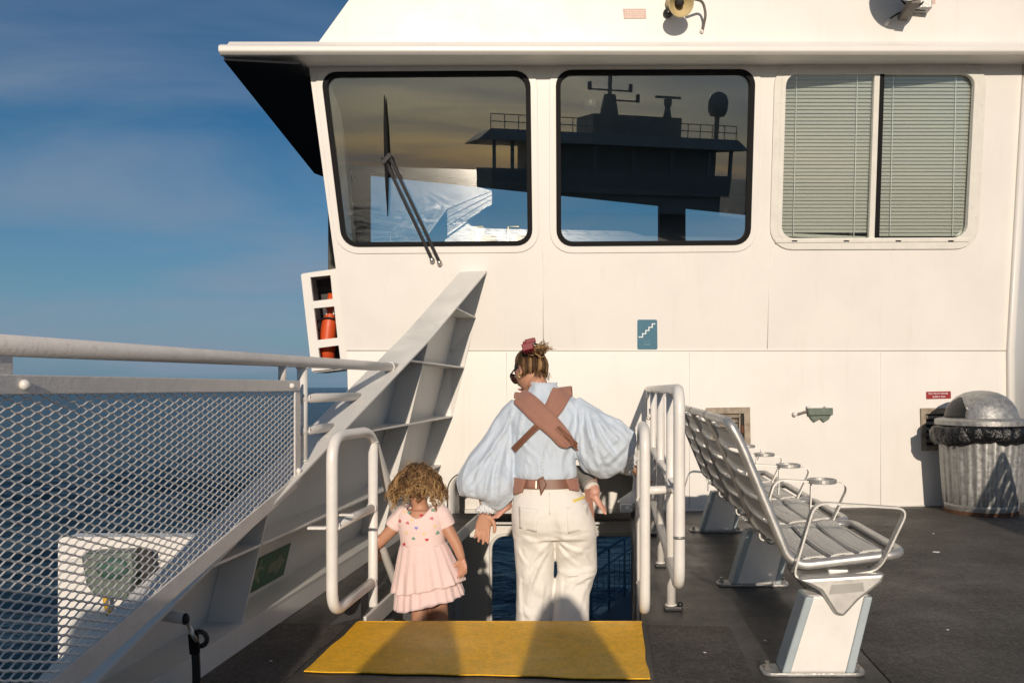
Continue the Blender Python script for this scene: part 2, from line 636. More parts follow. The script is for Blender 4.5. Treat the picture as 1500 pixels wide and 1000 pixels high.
def deck_mat(name, col, rough, patch, bump, bscale, grit=0.25, dirt=0.5, dirtcol=(0.10, 0.088, 0.075), mott=1.0):
    m = bpy.data.materials.new(name)
    m.use_nodes = True
    t = m.node_tree
    b = t.nodes['Principled BSDF']
    co = t.nodes.new('ShaderNodeTexCoord')
    n1 = t.nodes.new('ShaderNodeTexNoise'); n1.inputs['Scale'].default_value = 1.7; n1.inputs['Detail'].default_value = 8; n1.inputs['Roughness'].default_value = 0.62
    n2 = t.nodes.new('ShaderNodeTexNoise'); n2.inputs['Scale'].default_value = bscale; n2.inputs['Detail'].default_value = 3
    n3 = t.nodes.new('ShaderNodeTexNoise'); n3.inputs['Scale'].default_value = 26; n3.inputs['Detail'].default_value = 6; n3.inputs['Roughness'].default_value = 0.7
    for n in (n1, n2, n3):
        t.links.new(co.outputs['Object'], n.inputs['Vector'])
    r = t.nodes.new('ShaderNodeValToRGB')
    r.color_ramp.elements[0].position = 0.32
    r.color_ramp.elements[1].position = 0.72
    r.color_ramp.elements[0].color = (*[c * (1 - patch) for c in col], 1)
    r.color_ramp.elements[1].color = (*[c * (1 + patch) for c in col], 1)
    t.links.new(n1.outputs[0], r.inputs[0])
    r3 = t.nodes.new('ShaderNodeValToRGB')
    r3.color_ramp.elements[0].position = 0.35
    r3.color_ramp.elements[1].position = 0.75
    r3.color_ramp.elements[0].color = (*[1 - 0.25 * mott] * 3, 1)
    r3.color_ramp.elements[1].color = (1 + 0.5 * mott, 1 + 0.45 * mott, 1 + 0.4 * mott, 1)
    t.links.new(n3.outputs[0], r3.inputs[0])
    mu = t.nodes.new('ShaderNodeMixRGB'); mu.blend_type = 'MULTIPLY'; mu.inputs[0].default_value = 1
    t.links.new(r.outputs[0], mu.inputs[1]); t.links.new(r3.outputs[0], mu.inputs[2])
    n4 = t.nodes.new('ShaderNodeTexNoise'); n4.inputs['Scale'].default_value = 85; n4.inputs['Detail'].default_value = 2
    t.links.new(co.outputs['Object'], n4.inputs['Vector'])
    r4 = t.nodes.new('ShaderNodeValToRGB')
    r4.color_ramp.elements[0].position = 0.35
    r4.color_ramp.elements[1].position = 0.68
    r4.color_ramp.elements[0].color = (1 - grit, 1 - grit, 1 - grit, 1)
    r4.color_ramp.elements[1].color = (1 + grit, 1 + grit, 1 + grit, 1)
    t.links.new(n4.outputs[0], r4.inputs[0])
    mg = t.nodes.new('ShaderNodeMixRGB'); mg.blend_type = 'MULTIPLY'; mg.inputs[0].default_value = 1
    t.links.new(mu.outputs[0], mg.inputs[1]); t.links.new(r4.outputs[0], mg.inputs[2])
    # scuffs and dirt
    n5 = t.nodes.new('ShaderNodeTexNoise'); n5.inputs['Scale'].default_value = 5.5; n5.inputs['Detail'].default_value = 9; n5.inputs['Roughness'].default_value = 0.75; n5.inputs['Distortion'].default_value = 0.8
    t.links.new(co.outputs['Object'], n5.inputs['Vector'])
    r5 = t.nodes.new('ShaderNodeValToRGB')
    r5.color_ramp.elements[0].position = 0.52
    r5.color_ramp.elements[1].position = 0.72
    r5.color_ramp.elements[0].color = (0, 0, 0, 1)
    r5.color_ramp.elements[1].color = (dirt, dirt, dirt, 1)
    t.links.new(n5.outputs[0], r5.inputs[0])
    md = t.nodes.new('ShaderNodeMixRGB'); md.inputs[2].default_value = (*dirtcol, 1)
    t.links.new(r5.outputs[0], md.inputs[0]); t.links.new(mg.outputs[0], md.inputs[1])
    t.links.new(md.outputs[0], b.inputs['Base Color'])
    mr = t.nodes.new('ShaderNodeMapRange')
    mr.inputs[1].default_value = 0.35; mr.inputs[2].default_value = 0.65
    mr.inputs[3].default_value = rough + 0.14; mr.inputs[4].default_value = rough - 0.14
    t.links.new(n1.outputs[0], mr.inputs[0])
    t.links.new(mr.outputs[0], b.inputs['Roughness'])
    bp = t.nodes.new('ShaderNodeBump'); bp.inputs['Strength'].default_value = bump; bp.inputs['Distance'].default_value = 0.004
    t.links.new(n2.outputs[0], bp.inputs['Height'])
    t.links.new(bp.outputs[0], b.inputs['Normal'])
    return m


DECK = deck_mat('deck_smooth_grey', (0.050, 0.048, 0.045), 0.50, 0.35, 0.25, 160)
NONSKID = deck_mat('deck_nonskid_grey', (0.066, 0.060, 0.053), 0.70, 0.22, 1.0, 190, 0.45, 0.35)
YELLOW = deck_mat('yellow_nonskid_paint', (0.92, 0.49, 0.006), 0.52, 0.10, 0.7, 260, 0.10, 0.40, (0.34, 0.20, 0.03), 0.35)

def axis_lines(lo, hi, step):
    """evenly spaced lines between lo and hi, then ever wider apart out to the horizon"""
    mid = [lo + step * i for i in range(int((hi - lo) / step) + 1)]
    out, d, x = [], step, mid[-1]
    while x < 30000:
        d *= 1.25
        x += d
        out.append(x)
    neg, d, x = [], step, mid[0]
    while x > -30000:
        d *= 1.25
        x -= d
        neg.append(x)
    return neg[::-1] + mid + out


def swell(x, y):
    f = 1 / (1 + (max(abs(x) - 60, 0) + max(abs(y + 70) - 150, 0)) / 120)
    q = V((x * 0.75 + y * 0.12, y - x * 0.10, 0))
    h = 0.55 * noise.noise(V((q.x * 0.055, q.y * 0.11, 1))) + 0.42 * noise.noise(V((q.x * 0.17, q.y * 0.30, 4)))
    h += 0.24 * (1 - abs(2 * noise.noise(V((q.x * 0.42, q.y * 0.70, 9))))) 
    return h * f


xs_, ys_ = axis_lines(-75, 75, 0.9), axis_lines(-230, 95, 0.9)
nx_ = len(xs_)
sv = [(x, y, -9 + swell(x, y)) for y in ys_ for x in xs_]
sf = [(j * nx_ + i, j * nx_ + i + 1, (j + 1) * nx_ + i + 1, (j + 1) * nx_ + i) for j in range(len(ys_) - 1) for i in range(nx_ - 1)]
me = bpy.data.meshes.new('sea')
me.from_pydata(sv, [], sf)
me.polygons.foreach_set('use_smooth', [True] * len(sf))
me.materials.append(sea_mat())
o = bpy.data.objects.new('sea', me)
COL.objects.link(o)
o['kind'] = 'structure'

# ---- deck
STAIR_X0, STAIR_X1, STAIR_Y = -1.18, 0.11, 3.62
WALL_Y, WALL_Z = 6.82, 1.386
TAN_T = 0.1334


def flat(z):
    return lambda x, y: V((x, y, z))


def sheet(name, outer, holes, z, m, thick):
    bm = bmesh.new()
    for loop in [outer] + holes:
        vs = [bm.verts.new((p[0], p[1], z)) for p in loop]
        for i in range(len(vs)):
            bm.edges.new((vs[i], vs[(i + 1) % len(vs)]))
    bmesh.ops.triangle_fill(bm, use_beauty=True, edges=bm.edges[:])
    for f in bm.faces:
        f.normal_update()
        if f.normal.z < 0:
            f.normal_flip()
    me = bpy.data.meshes.new(name)
    bm.to_mesh(me); bm.free()
    me.materials.append(m)
    o = bpy.data.objects.new(name, me)
    COL.objects.link(o)
    s = o.modifiers.new('solid', 'SOLIDIFY'); s.thickness = thick; s.offset = -1
    o['kind'] = 'structure'
    return o


sheet('deck', [(-1.74, 6.75), (-1.74, 1.2), (-1.7, -3), (0.1, -23), (6.9, -64), (26, -64), (26, -8), (6.5, -2), (6.5, 7.80), (0.11, 6.90), (0.11, 3.62), (-1.18, 3.62), (-1.18, 6.78)], [], 0.0, DECK, 0.08)


def wob(a, b, n, amp, s):
    """a slightly uneven painted edge"""
    out = []
    for i in range(n):
        t = i / n
        p = V(a).lerp(V(b), t)
        out.append((p.x + amp * noise.noise(V((p.x * 6, p.y * 6, s))), p.y + amp * noise.noise(V((p.x * 6, p.y * 6, s + 9)))))
    return out


def wloop(pts, amp, s, n=24):
    out = []
    for i in range(len(pts)):
        out += wob((*pts[i], 0), (*pts[(i + 1) % len(pts)], 0), n, amp, s)
    return out


sheet('nonskid_patch', wloop([(-1.60, -1.5), (0.50, -1.5), (0.50, 3.56), (0.135, 3.58), (0.135, 2.6), (-1.21, 2.6), (-1.21, 3.6), (-1.60, 3.6)], 0.008, 3), [], 0.004, NONSKID, 0.003)
sheet('nonskid_patch', wloop([(0.96, -1.5), (6.2, -1.5), (6.2, 7.5), (1.25, 6.85), (1.0, 4.6)], 0.012, 5), [], 0.004, NONSKID, 0.003)
sheet('yellow_marking', wloop([(-1.176, 2.987), (0.117, 2.905), (0.108, 3.612), (-1.178, 3.612)], 0.011, 11, 60), [], 0.0085, YELLOW, 0.004)
# flecks of paint and gull droppings on the deck
g = G()
random.seed(12)
for x, y, r in ((2.06, 5.15, 0.020), (2.62, 4.95, 0.010), (2.75, 4.9, 0.007), (1.45, 3.5, 0.006), (0.62, 3.35, 0.006), (0.35, 3.2, 0.005), (1.7, 5.6, 0.006), (2.3, 5.8, 0.007), (1.3, 4.2, 0.005), (0.70, 4.6, 0.005), (-1.35, 3.1, 0.005)):
    n = 9
    p = [V((x + r * random.uniform(0.6, 1.2) * math.cos(k * 2 * math.pi / n) * 1.3, y + r * random.uniform(0.6, 1.2) * math.sin(k * 2 * math.pi / n), 0.006)) for k in range(n)]
    g.hexa(p, [q + V((0, 0, 0.0015)) for q in p])
o = struct('paint_flecks', g, SIGNWHITE)
o['kind'] = 'stuff'
o['label'] = 'small white flecks of paint scattered on the dark deck'
g = G()
g.hexa([V((-1.18, 3.615, -0.05)), V((0.11, 3.615, -0.05)), V((0.11, 3.632, -0.05)), V((-1.18, 3.632, -0.05))],
       [V((-1.18, 3.615, 0.010)), V((0.11, 3.615, 0.010)), V((0.11, 3.632, 0.007)), V((-1.18, 3.632, 0.007))])
struct('stair_nosing', g, YELLOW, bevel=0.004)

# ---- stairs going down under the wheelhouse
st = thing('stairway', 'grey steel stairway going down between the white handrails under the wheelhouse', 'stairs', (-0.53, 3.65, 0))
RISE, TREAD, NSTEP = 0.204, 0.214, 14
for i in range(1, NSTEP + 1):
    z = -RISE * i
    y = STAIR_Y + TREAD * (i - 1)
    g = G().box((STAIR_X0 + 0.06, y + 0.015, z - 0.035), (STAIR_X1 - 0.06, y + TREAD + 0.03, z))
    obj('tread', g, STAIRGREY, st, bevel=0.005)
for x in (STAIR_X0 + 0.03, STAIR_X1 - 0.03):
    a = [V((x - 0.02, STAIR_Y + 0.02, -0.02)), V((x - 0.02, STAIR_Y + 0.02, -0.42)), V((x - 0.02, STAIR_Y + 2.92, -3.0)), V((x - 0.02, STAIR_Y + 3.0, -2.80)), V((x - 0.02, STAIR_Y + 3.0, -2.60))]
    obj('stringer', G().hexa(a, [p + V((0.04, 0, 0)) for p in a]), STAIRGREY, st)
# sides of the stairwell below the deck
sw = thing('stairwell_side', 'dark grey plated side of the stairwell below the deck with upright stiffeners', 'wall', (-1.2, 5, -2))
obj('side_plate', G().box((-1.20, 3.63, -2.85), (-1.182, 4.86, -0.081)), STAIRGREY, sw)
for k in range(3):
    y = 4.02 + k * 0.36
    obj('stiffener', G().box((-1.182, y, -2.85), (-1.13, y + 0.012, -0.10)), STAIRGREY, sw)
obj('deck_edge_coaming', G().box((-1.185, 3.70, -0.09), (-1.168, 6.8, 0.006)), WHITE2, sw, bevel=0.006)
sw = thing('stairwell_side', 'dark plated side of the stairwell beneath the tall right-hand guard rail', 'wall', (0.12, 5, -2))
obj('side_plate', G().box((0.112, 3.63, -2.85), (0.13, 6.8, -0.081)), STAIRGREY, sw)

# ---- lower deck and the white bulkhead with the opening to the sea
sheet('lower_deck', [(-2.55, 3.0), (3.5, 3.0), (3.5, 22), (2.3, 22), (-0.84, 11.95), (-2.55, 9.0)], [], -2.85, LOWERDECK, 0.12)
bhd = thing('lower_bulkhead', 'white bulkhead under the wheelhouse with a rounded opening onto the sea', 'wall', (-0.4, 8.5, -2.85))


def bh(x, z):
    return V((x, 8.50, z))


op = [(-1.355, -2.849)] + [tuple(p) for p in rrect([(-1.355, -2.0), (-1.355, -0.50), (0.75, -0.50), (0.75, -2.0)], 0.16)[7:21]] + [(0.75, -2.849)]
plate('bulkhead_plate', [(-2.5, -2.849)] + op + [(1.6, -2.849), (1.6, -0.159), (-2.5, -0.159)], [], bh, WHITE, bhd, 0.10)
fo = [tuple(p) for p in rrect([(-1.355, -2.0), (-1.355, -0.50), (0.75, -0.50), (0.75, -2.0)], 0.16)[7:21]]
fi = [tuple(p) for p in rrect([(-1.425, -2.0), (-1.425, -0.435), (0.82, -0.435), (0.82, -2.0)], 0.20)[7:21]]
g = G()
obj('opening_rim', G().tube([V((-1.355, 8.49, -2.84))] + [V((x, 8.49, z)) for x, z in fo] + [V((0.75, 8.49, -2.84))], 0.018, 6), WHITE2, bhd, smooth=True)
obj('beam', G().box((-2.4, 8.36, -0.365), (1.5, 8.498, -0.335)), WHITE2, bhd)
obj('upper_ledge', G().box((-2.25, 7.74, -0.158), (1.6, 8.49, -0.118)), WHITE2, bhd, bevel=0.008)
obj('upper_panel', G().box((-2.25, 7.78, -0.117), (1.6, 7.83, 0.49)), WHITE, bhd)
obj('bounce_deckhead', G().box((-2.2, 7.04, 0.50), (1.24, 8.49, 0.53)), WHITE, bhd)  # unseen white ceiling added to bounce light onto the upper panel
obj('side_plate', G().box((1.25, 7.15, -2.84), (1.29, 8.49, 0.49)), WHITE2, bhd)  # unseen right-hand side, added in white for more bounced light
# outboard side of the passage under the wheelhouse
obj('side_plate', G().box((-2.3, 6.95, -2.84), (-2.26, 8.49, 0.4)), WHITE2, bhd)

lr = thing('lower_rail', 'blue shaded guard rail of the lower deck seen through the rounded opening', 'railing', (0, 14, -2.85))
A, B = V((-0.76, 12.2, -2.85)), V((2.24, 21.8, -2.85))
L = (B - A).length
d = (B - A).normalized()
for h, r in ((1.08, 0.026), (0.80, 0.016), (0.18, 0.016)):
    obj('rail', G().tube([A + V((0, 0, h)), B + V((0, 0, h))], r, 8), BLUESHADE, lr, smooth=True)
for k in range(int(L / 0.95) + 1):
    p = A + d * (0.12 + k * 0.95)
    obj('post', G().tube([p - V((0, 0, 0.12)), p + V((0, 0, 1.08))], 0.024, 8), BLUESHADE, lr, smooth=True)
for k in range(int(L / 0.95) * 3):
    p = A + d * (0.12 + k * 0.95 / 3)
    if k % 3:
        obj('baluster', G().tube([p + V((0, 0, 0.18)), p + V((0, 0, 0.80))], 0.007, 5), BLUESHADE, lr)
# hull side below the bulwark
g = G()
g.add([(-1.745, -0.5, 0), (-1.745, 6.9, 0), (-2.6, 6.9, -2.9), (-2.6, -0.5, -2.9)], [(0, 1, 2, 3)])
g.add([(-2.6, 12.4, -2.95), (-2.6, -60, -2.95), (-2.6, -60, -8.99), (-2.2, 12.4, -8.99)], [(0, 1, 2, 3)])
o = struct('hull_side', g, WHITE2)
s_ = o.modifiers.new('solid', 'SOLIDIFY'); s_.thickness = 0.03

# ================================================================== WHEELHOUSE
TURN = 0.133      # wheelhouse front pushed along camera rays, pixels kept: its right end lies further forward


def WP(px, py, off=0.0):
    """point of the leaning wheelhouse front that the photograph shows at px, py (off = metres proud of it)"""
    u, v = (px - VX) / F, (VY - py) / F
    Y = (WALL_Y + TAN_T * (WALL_Z - EYE) - off * 1.009) / (1 - TURN * u + TAN_T * v)
    return V((u * Y, Y, EYE + v * Y))


WN = V((TURN, -1, -TAN_T)).normalized()       # outward normal of the leaning front


def WL(px, py, off=0.0):
    """point of the upright lower front"""
    return P(px, py, (WALL_Y - off) / (1 - TURN * (px - VX) / F))


def PP(px, py, off=0.0):
    """point of the parapet above the eave"""
    return P(px, py, (6.40 - off) / (1 - TURN * (px - VX) / F))


def PF(x, z, f=WL, Y=6.82):
    """plane point given by its old metre coordinates on the middle of the front, then pushed along the camera ray"""
    return f(VX + x / Y * F, VY - (z - EYE) / Y * F)


wh = thing('wheelhouse', 'white ferry wheelhouse with leaning front, three big windows and a projecting eave', 'wheelhouse', (0.5, 6.82, 0))
WIN = [
    [(478, 113), (770, 111), (773, 353), (508, 355)],
    [(821, 110), (1099, 109), (1092, 352), (822, 354)],
    [(1151, 109), (1427, 109), (1415, 348), (1144, 349)],
]
KN = VY - (WALL_Z - EYE) / WALL_Y * F       # pixel row of the knuckle
top_py = 72
outer = [(508, KN), (1473.5, KN), (1499, top_py), (449, top_py)]
holes = [[tuple(p) for p in rrect(grow(q, 7), 24)] for q in WIN]
plate('front_wall', outer, holes, lambda x, y: WP(x, y), WHITE, wh, 0.05)

XL, XR = WP(508, KN).x, WP(1473.5, KN).x
# upright lower front with the stair opening
lo = [(-2.25, -2.84), (-2.29, 0.3), ((508 - VX) / F * 6.82, WALL_Z), ((1473.5 - VX) / F * 6.82, WALL_Z), ((1475 - VX) / F * 6.82, 0.0), (0.20, 0.0)]
arch = [tuple(p) for p in rrect([(0.20, -0.6), (0.20, 0.345), (-1.465, 0.345), (-1.465, -0.6)], 0.17, 8)[9:27]]
lo += arch + [(-1.465, -2.84)]
plate('lower_front', lo, [], lambda x, z: PF(x, z), WHITE, wh, 0.05)
# deep jamb round the stair opening
g = G()
prof = [(0.20, 0.0)] + arch + [(-1.465, -2.84)]
for i in range(len(prof) - 1):
    a, b = PF(*prof[i]), PF(*prof[i + 1])
    g.add([a + V((0, 0.052, 0)), b + V((0, 0.052, 0)), b + V((0, 0.42, 0)), a + V((0, 0.42, 0))], [(0, 1, 2, 3)])
o = obj('opening_jamb', g, WHITE2, wh, smooth=True)
o.modifiers.new('solid', 'SOLIDIFY').thickness = 0.02
# weld seam at the knuckle
obj('weld_seam', G().tube([WP(508, KN, 0.002), WP(1473.5, KN, 0.002)], 0.007, 6), WHITE, wh, smooth=True)
for px_ in (796, 1124):
    obj('weld_seam', G().tube([WP(px_, KN - 2, 0.0), WP(px_ + (4 if px_ > 900 else -1), 368, 0.0)], 0.0042, 6), WHITE, wh, smooth=True)
for px_ in (742, 1010, 1290):
    obj('weld_seam', G().tube([WL(px_, KN + 3, 0.0), WL(px_, 690 if px_ < 900 else 744, 0.0)], 0.0040, 6), WHITE, wh, smooth=True)
obj('deck_weld', G().tube([WL(942, 749.5, 0.004), WL(1474, 738, 0.004)], 0.010, 6), WHITE2, wh, smooth=True)
# right-hand corner turning away
cols = []
TOPZ = WP(900, top_py).z
for ang in (0, 15, 30, 45, 56):
    cols.append((0.07 * math.sin(R(ang)), 0.07 * (1 - math.cos(R(ang)))))
ex, ey = cols[-1]
cols.append((ex + 3.0 * math.cos(R(56)), ey + 3.0 * math.sin(R(56))))
rings = []
cb_, ck_, ct_ = WL(1475, 750), WP(1473.5, KN), WP(1499, top_py)
for x, y in cols:
    rings.append([cb_ + V((x, y, -0.1)), ck_ + V((x, y, 0)), ct_ + V((x, y, 0))])
g = G()
g.loft(rings, cap=False, closed=False)
o = obj('corner_wall', g, WHITE, wh, smooth=True, angle=40)
o.modifiers.new('solid', 'SOLIDIFY').thickness = 0.04
# port side wall with a window, leaning outwards like the front edge
lt = WP(449, top_py)


def side(y, z):
    t = (z - WALL_Z) / (lt.z - WALL_Z)
    return V((XL + (lt.x - XL) * max(t, -0.1) + 0.052 - 0.30 * max(y - 6.6, 0), y, z))


plate('side_wall', [(6.60, -2.8), (9.3, -2.8), (9.3, 3.6), (6.26, 3.6), (6.60, WALL_Z)], [[(7.0, 2.25), (9.0, 2.25), (9.0, 3.38), (6.72, 3.38)]], lambda y, z: side(y, z), WHITE, wh, 0.04)
o = obj('side_pane', G().add([side(6.98, 2.23), side(9.03, 2.23), side(9.03, 3.40), side(6.74, 3.40)], [(0, 1, 2, 3)]), GLASSG, wh)
# inside: lining, ceiling, floor, aft wall with windows
cq = [(-2.30, 6.26), (3.3, 7.08), (4.2, 8.6), (4.2, 12.70), (-3.12, 9.42), (-3.05, 9.1)]
obj('ceiling', G().hexa([V((x, y, 3.60 + 0.05 * (x + 3))) for x, y in cq], [V((x, y, 3.615 + 0.05 * (x + 3))) for x, y in cq]), ROOM, wh)
cq = [(-2.2, 6.62), (3.3, 7.36), (3.9, 8.6), (4.2, 12.3), (-3.0, 12.3), (-3.0, 9.0)]
obj('wheelhouse_floor', G().hexa([V((x, y, 1.30)) for x, y in cq], [V((x, y, 1.36)) for x, y in cq]), ROOM, wh)
obj('lining', G().add([WP(515, KN - 3, -0.06), WP(1470, KN - 3, -0.06), WP(1470, 362, -0.06), WP(515, 362, -0.06)], [(0, 1, 2, 3)]), ROOM, wh)
aft = lambda x, z: V((x, 10.35 + 0.45 * (x + 0.85), z))
plate('aft_wall', [(-3.35, 1.36), (4.2, 1.36), (4.2, 3.955), (-3.35, 3.588)],
      [[(-2.92, 2.2), (-0.95, 2.2), (-0.95, 3.58), (-2.92, 3.58)], [(-0.80, 2.2), (0.58, 2.2), (0.58, 3.58), (-0.80, 3.58)], [(0.95, 2.2), (2.2, 2.2), (2.2, 3.58), (0.95, 3.58)]],
      aft, ROOM, wh, 0.06)
obj('partition', G().box((1.30, 7.16, 1.40), (1.34, 7.65, 3.70)), ROOM, wh)
obj('blackout_panel', G().box((1.34, 7.60, 1.40), (3.42, 7.64, 3.74)), ROOM, wh)  # unseen panel added to block the sky between the blind slats
# eave, its light soffit and the dark underside of the wing
EY, EZ0, EZ1 = 6.23, 3.672, 3.752
g = G()
rings = []
for px in (319, 1560):
    ring = []
    for y_, z_ in ((EY + 0.02, EZ0), (EY - 0.012, EZ0 + 0.02), (EY - 0.012, EZ1 - 0.02), (EY + 0.012, EZ1), (6.36, 3.80), (6.40, 3.845), (6.60, 3.85), (6.60, EZ0 + 0.03)):
        ring.append(P(px, VY - (z_ - EYE) / y_ * F, y_ / (1 - TURN * (px - VX) / F)))
    if px < 900:
        ring = [V((ring[1].x, q.y, q.z)) for q in ring]       # square end
    rings.append(ring)
g.loft(rings)
obj('eave', g, WHITE, wh, bevel=0.008)
el = P(321, 84, 6.23 / (1 - TURN * (321 - VX) / F))
za, zbk = el.z + 0.01, 3.50
pts = [(el.x, el.y + 0.06, za), (-3.45, 9.14, zbk), (-3.2, 9.9, zbk), (-2.40, 9.9, zbk), (-2.40, el.y + 0.32, za), (-2.40, el.y + 0.06, za)]
zfun = lambda x, y: EYE + (VY - 84) / F * el.y + 0.02
pts = [(el.x + 0.01, el.y + 0.05), (-3.43, 9.0), (-3.32, 9.34), (-3.10, 9.34), (-2.44, el.y + 0.75), (-2.38, el.y + 0.12)]
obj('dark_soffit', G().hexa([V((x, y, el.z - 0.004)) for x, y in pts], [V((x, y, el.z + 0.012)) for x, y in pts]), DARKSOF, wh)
pts = [(el.x + 0.005, el.y + 0.36), (-3.44, 9.02), (-3.30, 9.40), (4.2, 12.78), (4.2, 7.0)]
obj('wing_roof', G().hexa([V((x, y, el.z + 0.14 + 0.05 * (x + 3))) for x, y in pts], [V((x, y, el.z + 0.20 + 0.05 * (x + 3))) for x, y in pts]), WHITE, wh)
# parapet above the eave
par = [(-2.41, 3.83), (3.9, 3.83), (3.9, 5.2), (-1.42, 5.2)]
plate('parapet', par, [], lambda x, z: PF(x, z, PP, 6.40), WHITE, wh, 0.05)
# windows
for i, q in enumerate(WIN):
    w = obj('window', G().ring_prism([WP(*p) for p in rrect(grow(q, 17), 34)], [WP(*p) for p in rrect(grow(q, 6.5), 24)], WN * -0.002, WN * (0.010 if i < 2 else 0.016)), WHITE if i < 2 else TRIM, wh, bevel=0.004)
    w['label'] = ['port window with a wiper and sea reflected in it', 'middle window with mast reflected in it', 'sliding window with closed blinds'][i]
    gm = RUBBER if i < 2 else TRIM
    obj('gasket', G().ring_prism([WP(*p) for p in rrect(grow(q, 7), 24)], [WP(*p) for p in rrect(grow(q, 0), 18)], WN * -0.03, WN * 0.018), gm, w, bevel=0.003)
    if i < 2:
        a = [WP(*p, -0.010) for p in rrect(grow(q, 3), 20)]
        obj('pane', G().hexa(a, [p - WN * 0.008 for p in a]), GLASS, w)
        if i == 0:
            wp = w
    else:
        xm0, xm1 = 1282, 1290
        tm, bm_ = 109, 349
        lq = [(1151, 109), (1287, 109), (1278.5, 348.5), (1144, 349)]
        rq = [(1290, 109), (1427, 109), (1415, 348), (1282, 348.5)]
        for k, (qq, off) in enumerate(((lq, -0.012), (rq, -0.034))):
            a = [WP(*p, off) for p in rrect(grow(qq, 2), 14)]
            obj('pane', G().hexa(a, [p - WN * 0.006 for p in a]), GLASSG, w)
        a = [WP(1281.5, 105, 0.006), WP(1289.5, 105, 0.006), WP(1281, 352, 0.006), WP(1273, 352, 0.006)]
        obj('mullion', G().hexa(a, [p - WN * 0.045 for p in a]), TRIM, w, bevel=0.004)
        a = [WP(1289.8, 105, 0.001), WP(1296, 105, 0.001), WP(1288, 352, 0.001), WP(1281.3, 352, 0.001)]
        obj('seal', G().hexa(a, [p - WN * 0.045 for p in a]), RUBBER, w)
        a = [WP(1136, 351, 0.024), WP(1420, 349.5, 0.024), WP(1420, 354, 0.024), WP(1136, 355.5, 0.024)]
        obj('sill_track', G().hexa(a, [p - WN * 0.02 for p in a]), TRIM, w)
        for x in (1164, 1240, 1316, 1393):
            obj('drain_slot', G().hexa([WP(x - 4, 352, 0.0255), WP(x + 4, 352, 0.0255), WP(x + 4, 354, 0.0255), WP(x - 4, 354, 0.0255)], [WP(x - 4, 352, 0.02), WP(x + 4, 352, 0.02), WP(x + 4, 354, 0.02), WP(x - 4, 354, 0.02)]), RUBBER, w)

# wiper on the port window
wi = thing('window_wiper', 'black wiper with a twin arm over the port window', 'wiper', tuple(WP(638, 384)))
for a, b in (((632, 378), (563, 233)), ((643, 382), (571, 231))):
    obj('arm', G().bar([WP(*a, 0.03), WP(*b, 0.045)], 0.026, 0.012, (1, 0, 0)), BLACK, wi, bevel=0.003)
    obj('pivot', G().lathe([(0.0, 0), (0.020, 0), (0.020, 0.03), (0.012, 0.045), (0, 0.045)], WP(a[0], a[1] + 2), 12, axis='y', mi=0) if False else G().ball(WP(a[0] + 1, a[1] + 3, 0.02), (0.022, 0.03, 0.026)), STEEL, wi, smooth=True)
g = G()
tp = [WP(563, 140, 0.032), WP(564.5, 185, 0.038), WP(566, 230, 0.040), WP(567, 275, 0.038), WP(568, 317, 0.032)]
g.tube(tp, [0.004, 0.015, 0.019, 0.014, 0.003], 8, flat=(1, 0.8))
obj('blade', g, RUBBER, wi, smooth=True)
obj('blade_bracket', G().bar([WP(560, 240, 0.05), WP(572, 226, 0.05)], 0.035, 0.02, (0, 0, 1)).tube([WP(558, 232, 0.048), WP(575, 232, 0.048)], 0.011, 8), BLACK, wi, bevel=0.003)

# blinds behind the right-hand window
for k, (x0, x1, lab) in enumerate(((1146, 1280, 'venetian blind behind the left pane of the sliding window'), (1288, 1424, 'venetian blind behind the right, greener pane of the sliding window'))):
    bl = thing('venetian_blind', lab, 'blind', tuple(WP((x0 + x1) / 2, 345, -0.10)), 'blinds in the sliding window')
    top, bot = WP((x0 + x1) / 2, 112, -0.10), WP((x0 + x1) / 2, 346, -0.10)
    n = 44
    g = G()
    Xa0, Xa1 = WP(x0, 112, -0.10).x, WP(x1, 112, -0.10).x
    Xb0, Xb1 = WP(x0 - 5, 346, -0.10).x, WP(x1 - 5, 346, -0.10).x
    for i in range(n):
        t = (i + 0.5) / n
        c = top.lerp(bot, t)
        xa, xb = Xa0 + (Xb0 - Xa0) * t, Xa1 + (Xb1 - Xa1) * t
        dz = 0.0150
        j = 0.002 * noise.noise(V((i * 1.7, k, 0)))
        tilt = -0.35 if (k == 0 and i == n - 1) else 0
        vs = []
        for u, vv, ww in ((-1, 0.0, 0), (-0.3, 0.0, 0.002), (0.3, 0.0, 0.002), (1, 0, 0)):
            vs.append((xa, c.y + 0.004 * u + ww, c.z + dz * u * 1.05 + j))
            vs.append((xb, c.y + 0.004 * u + ww, c.z + dz * u * 1.05 + j + tilt * 0.1))
        g.add(vs, [(0, 1, 3, 2), (2, 3, 5, 4), (4, 5, 7, 6)])
    sl_ = obj('slats', g, BLIND, bl, smooth=True)
    sl_['kind'] = 'stuff'
    for fx in (0.16, 0.80):
        xa, xb = Xa0 + (Xa1 - Xa0) * fx, Xb0 + (Xb1 - Xb0) * fx
        obj('ladder_cord', G().tube([V((xa, top.y - 0.016, top.z)), V((xb, bot.y - 0.016, bot.z))], 0.0035, 5), SIGNWHITE, bl)
    obj('head_rail', G().box((Xa0, top.y - 0.012, top.z + 0.005), (Xa1, top.y + 0.03, top.z + 0.04)), BLIND, bl)

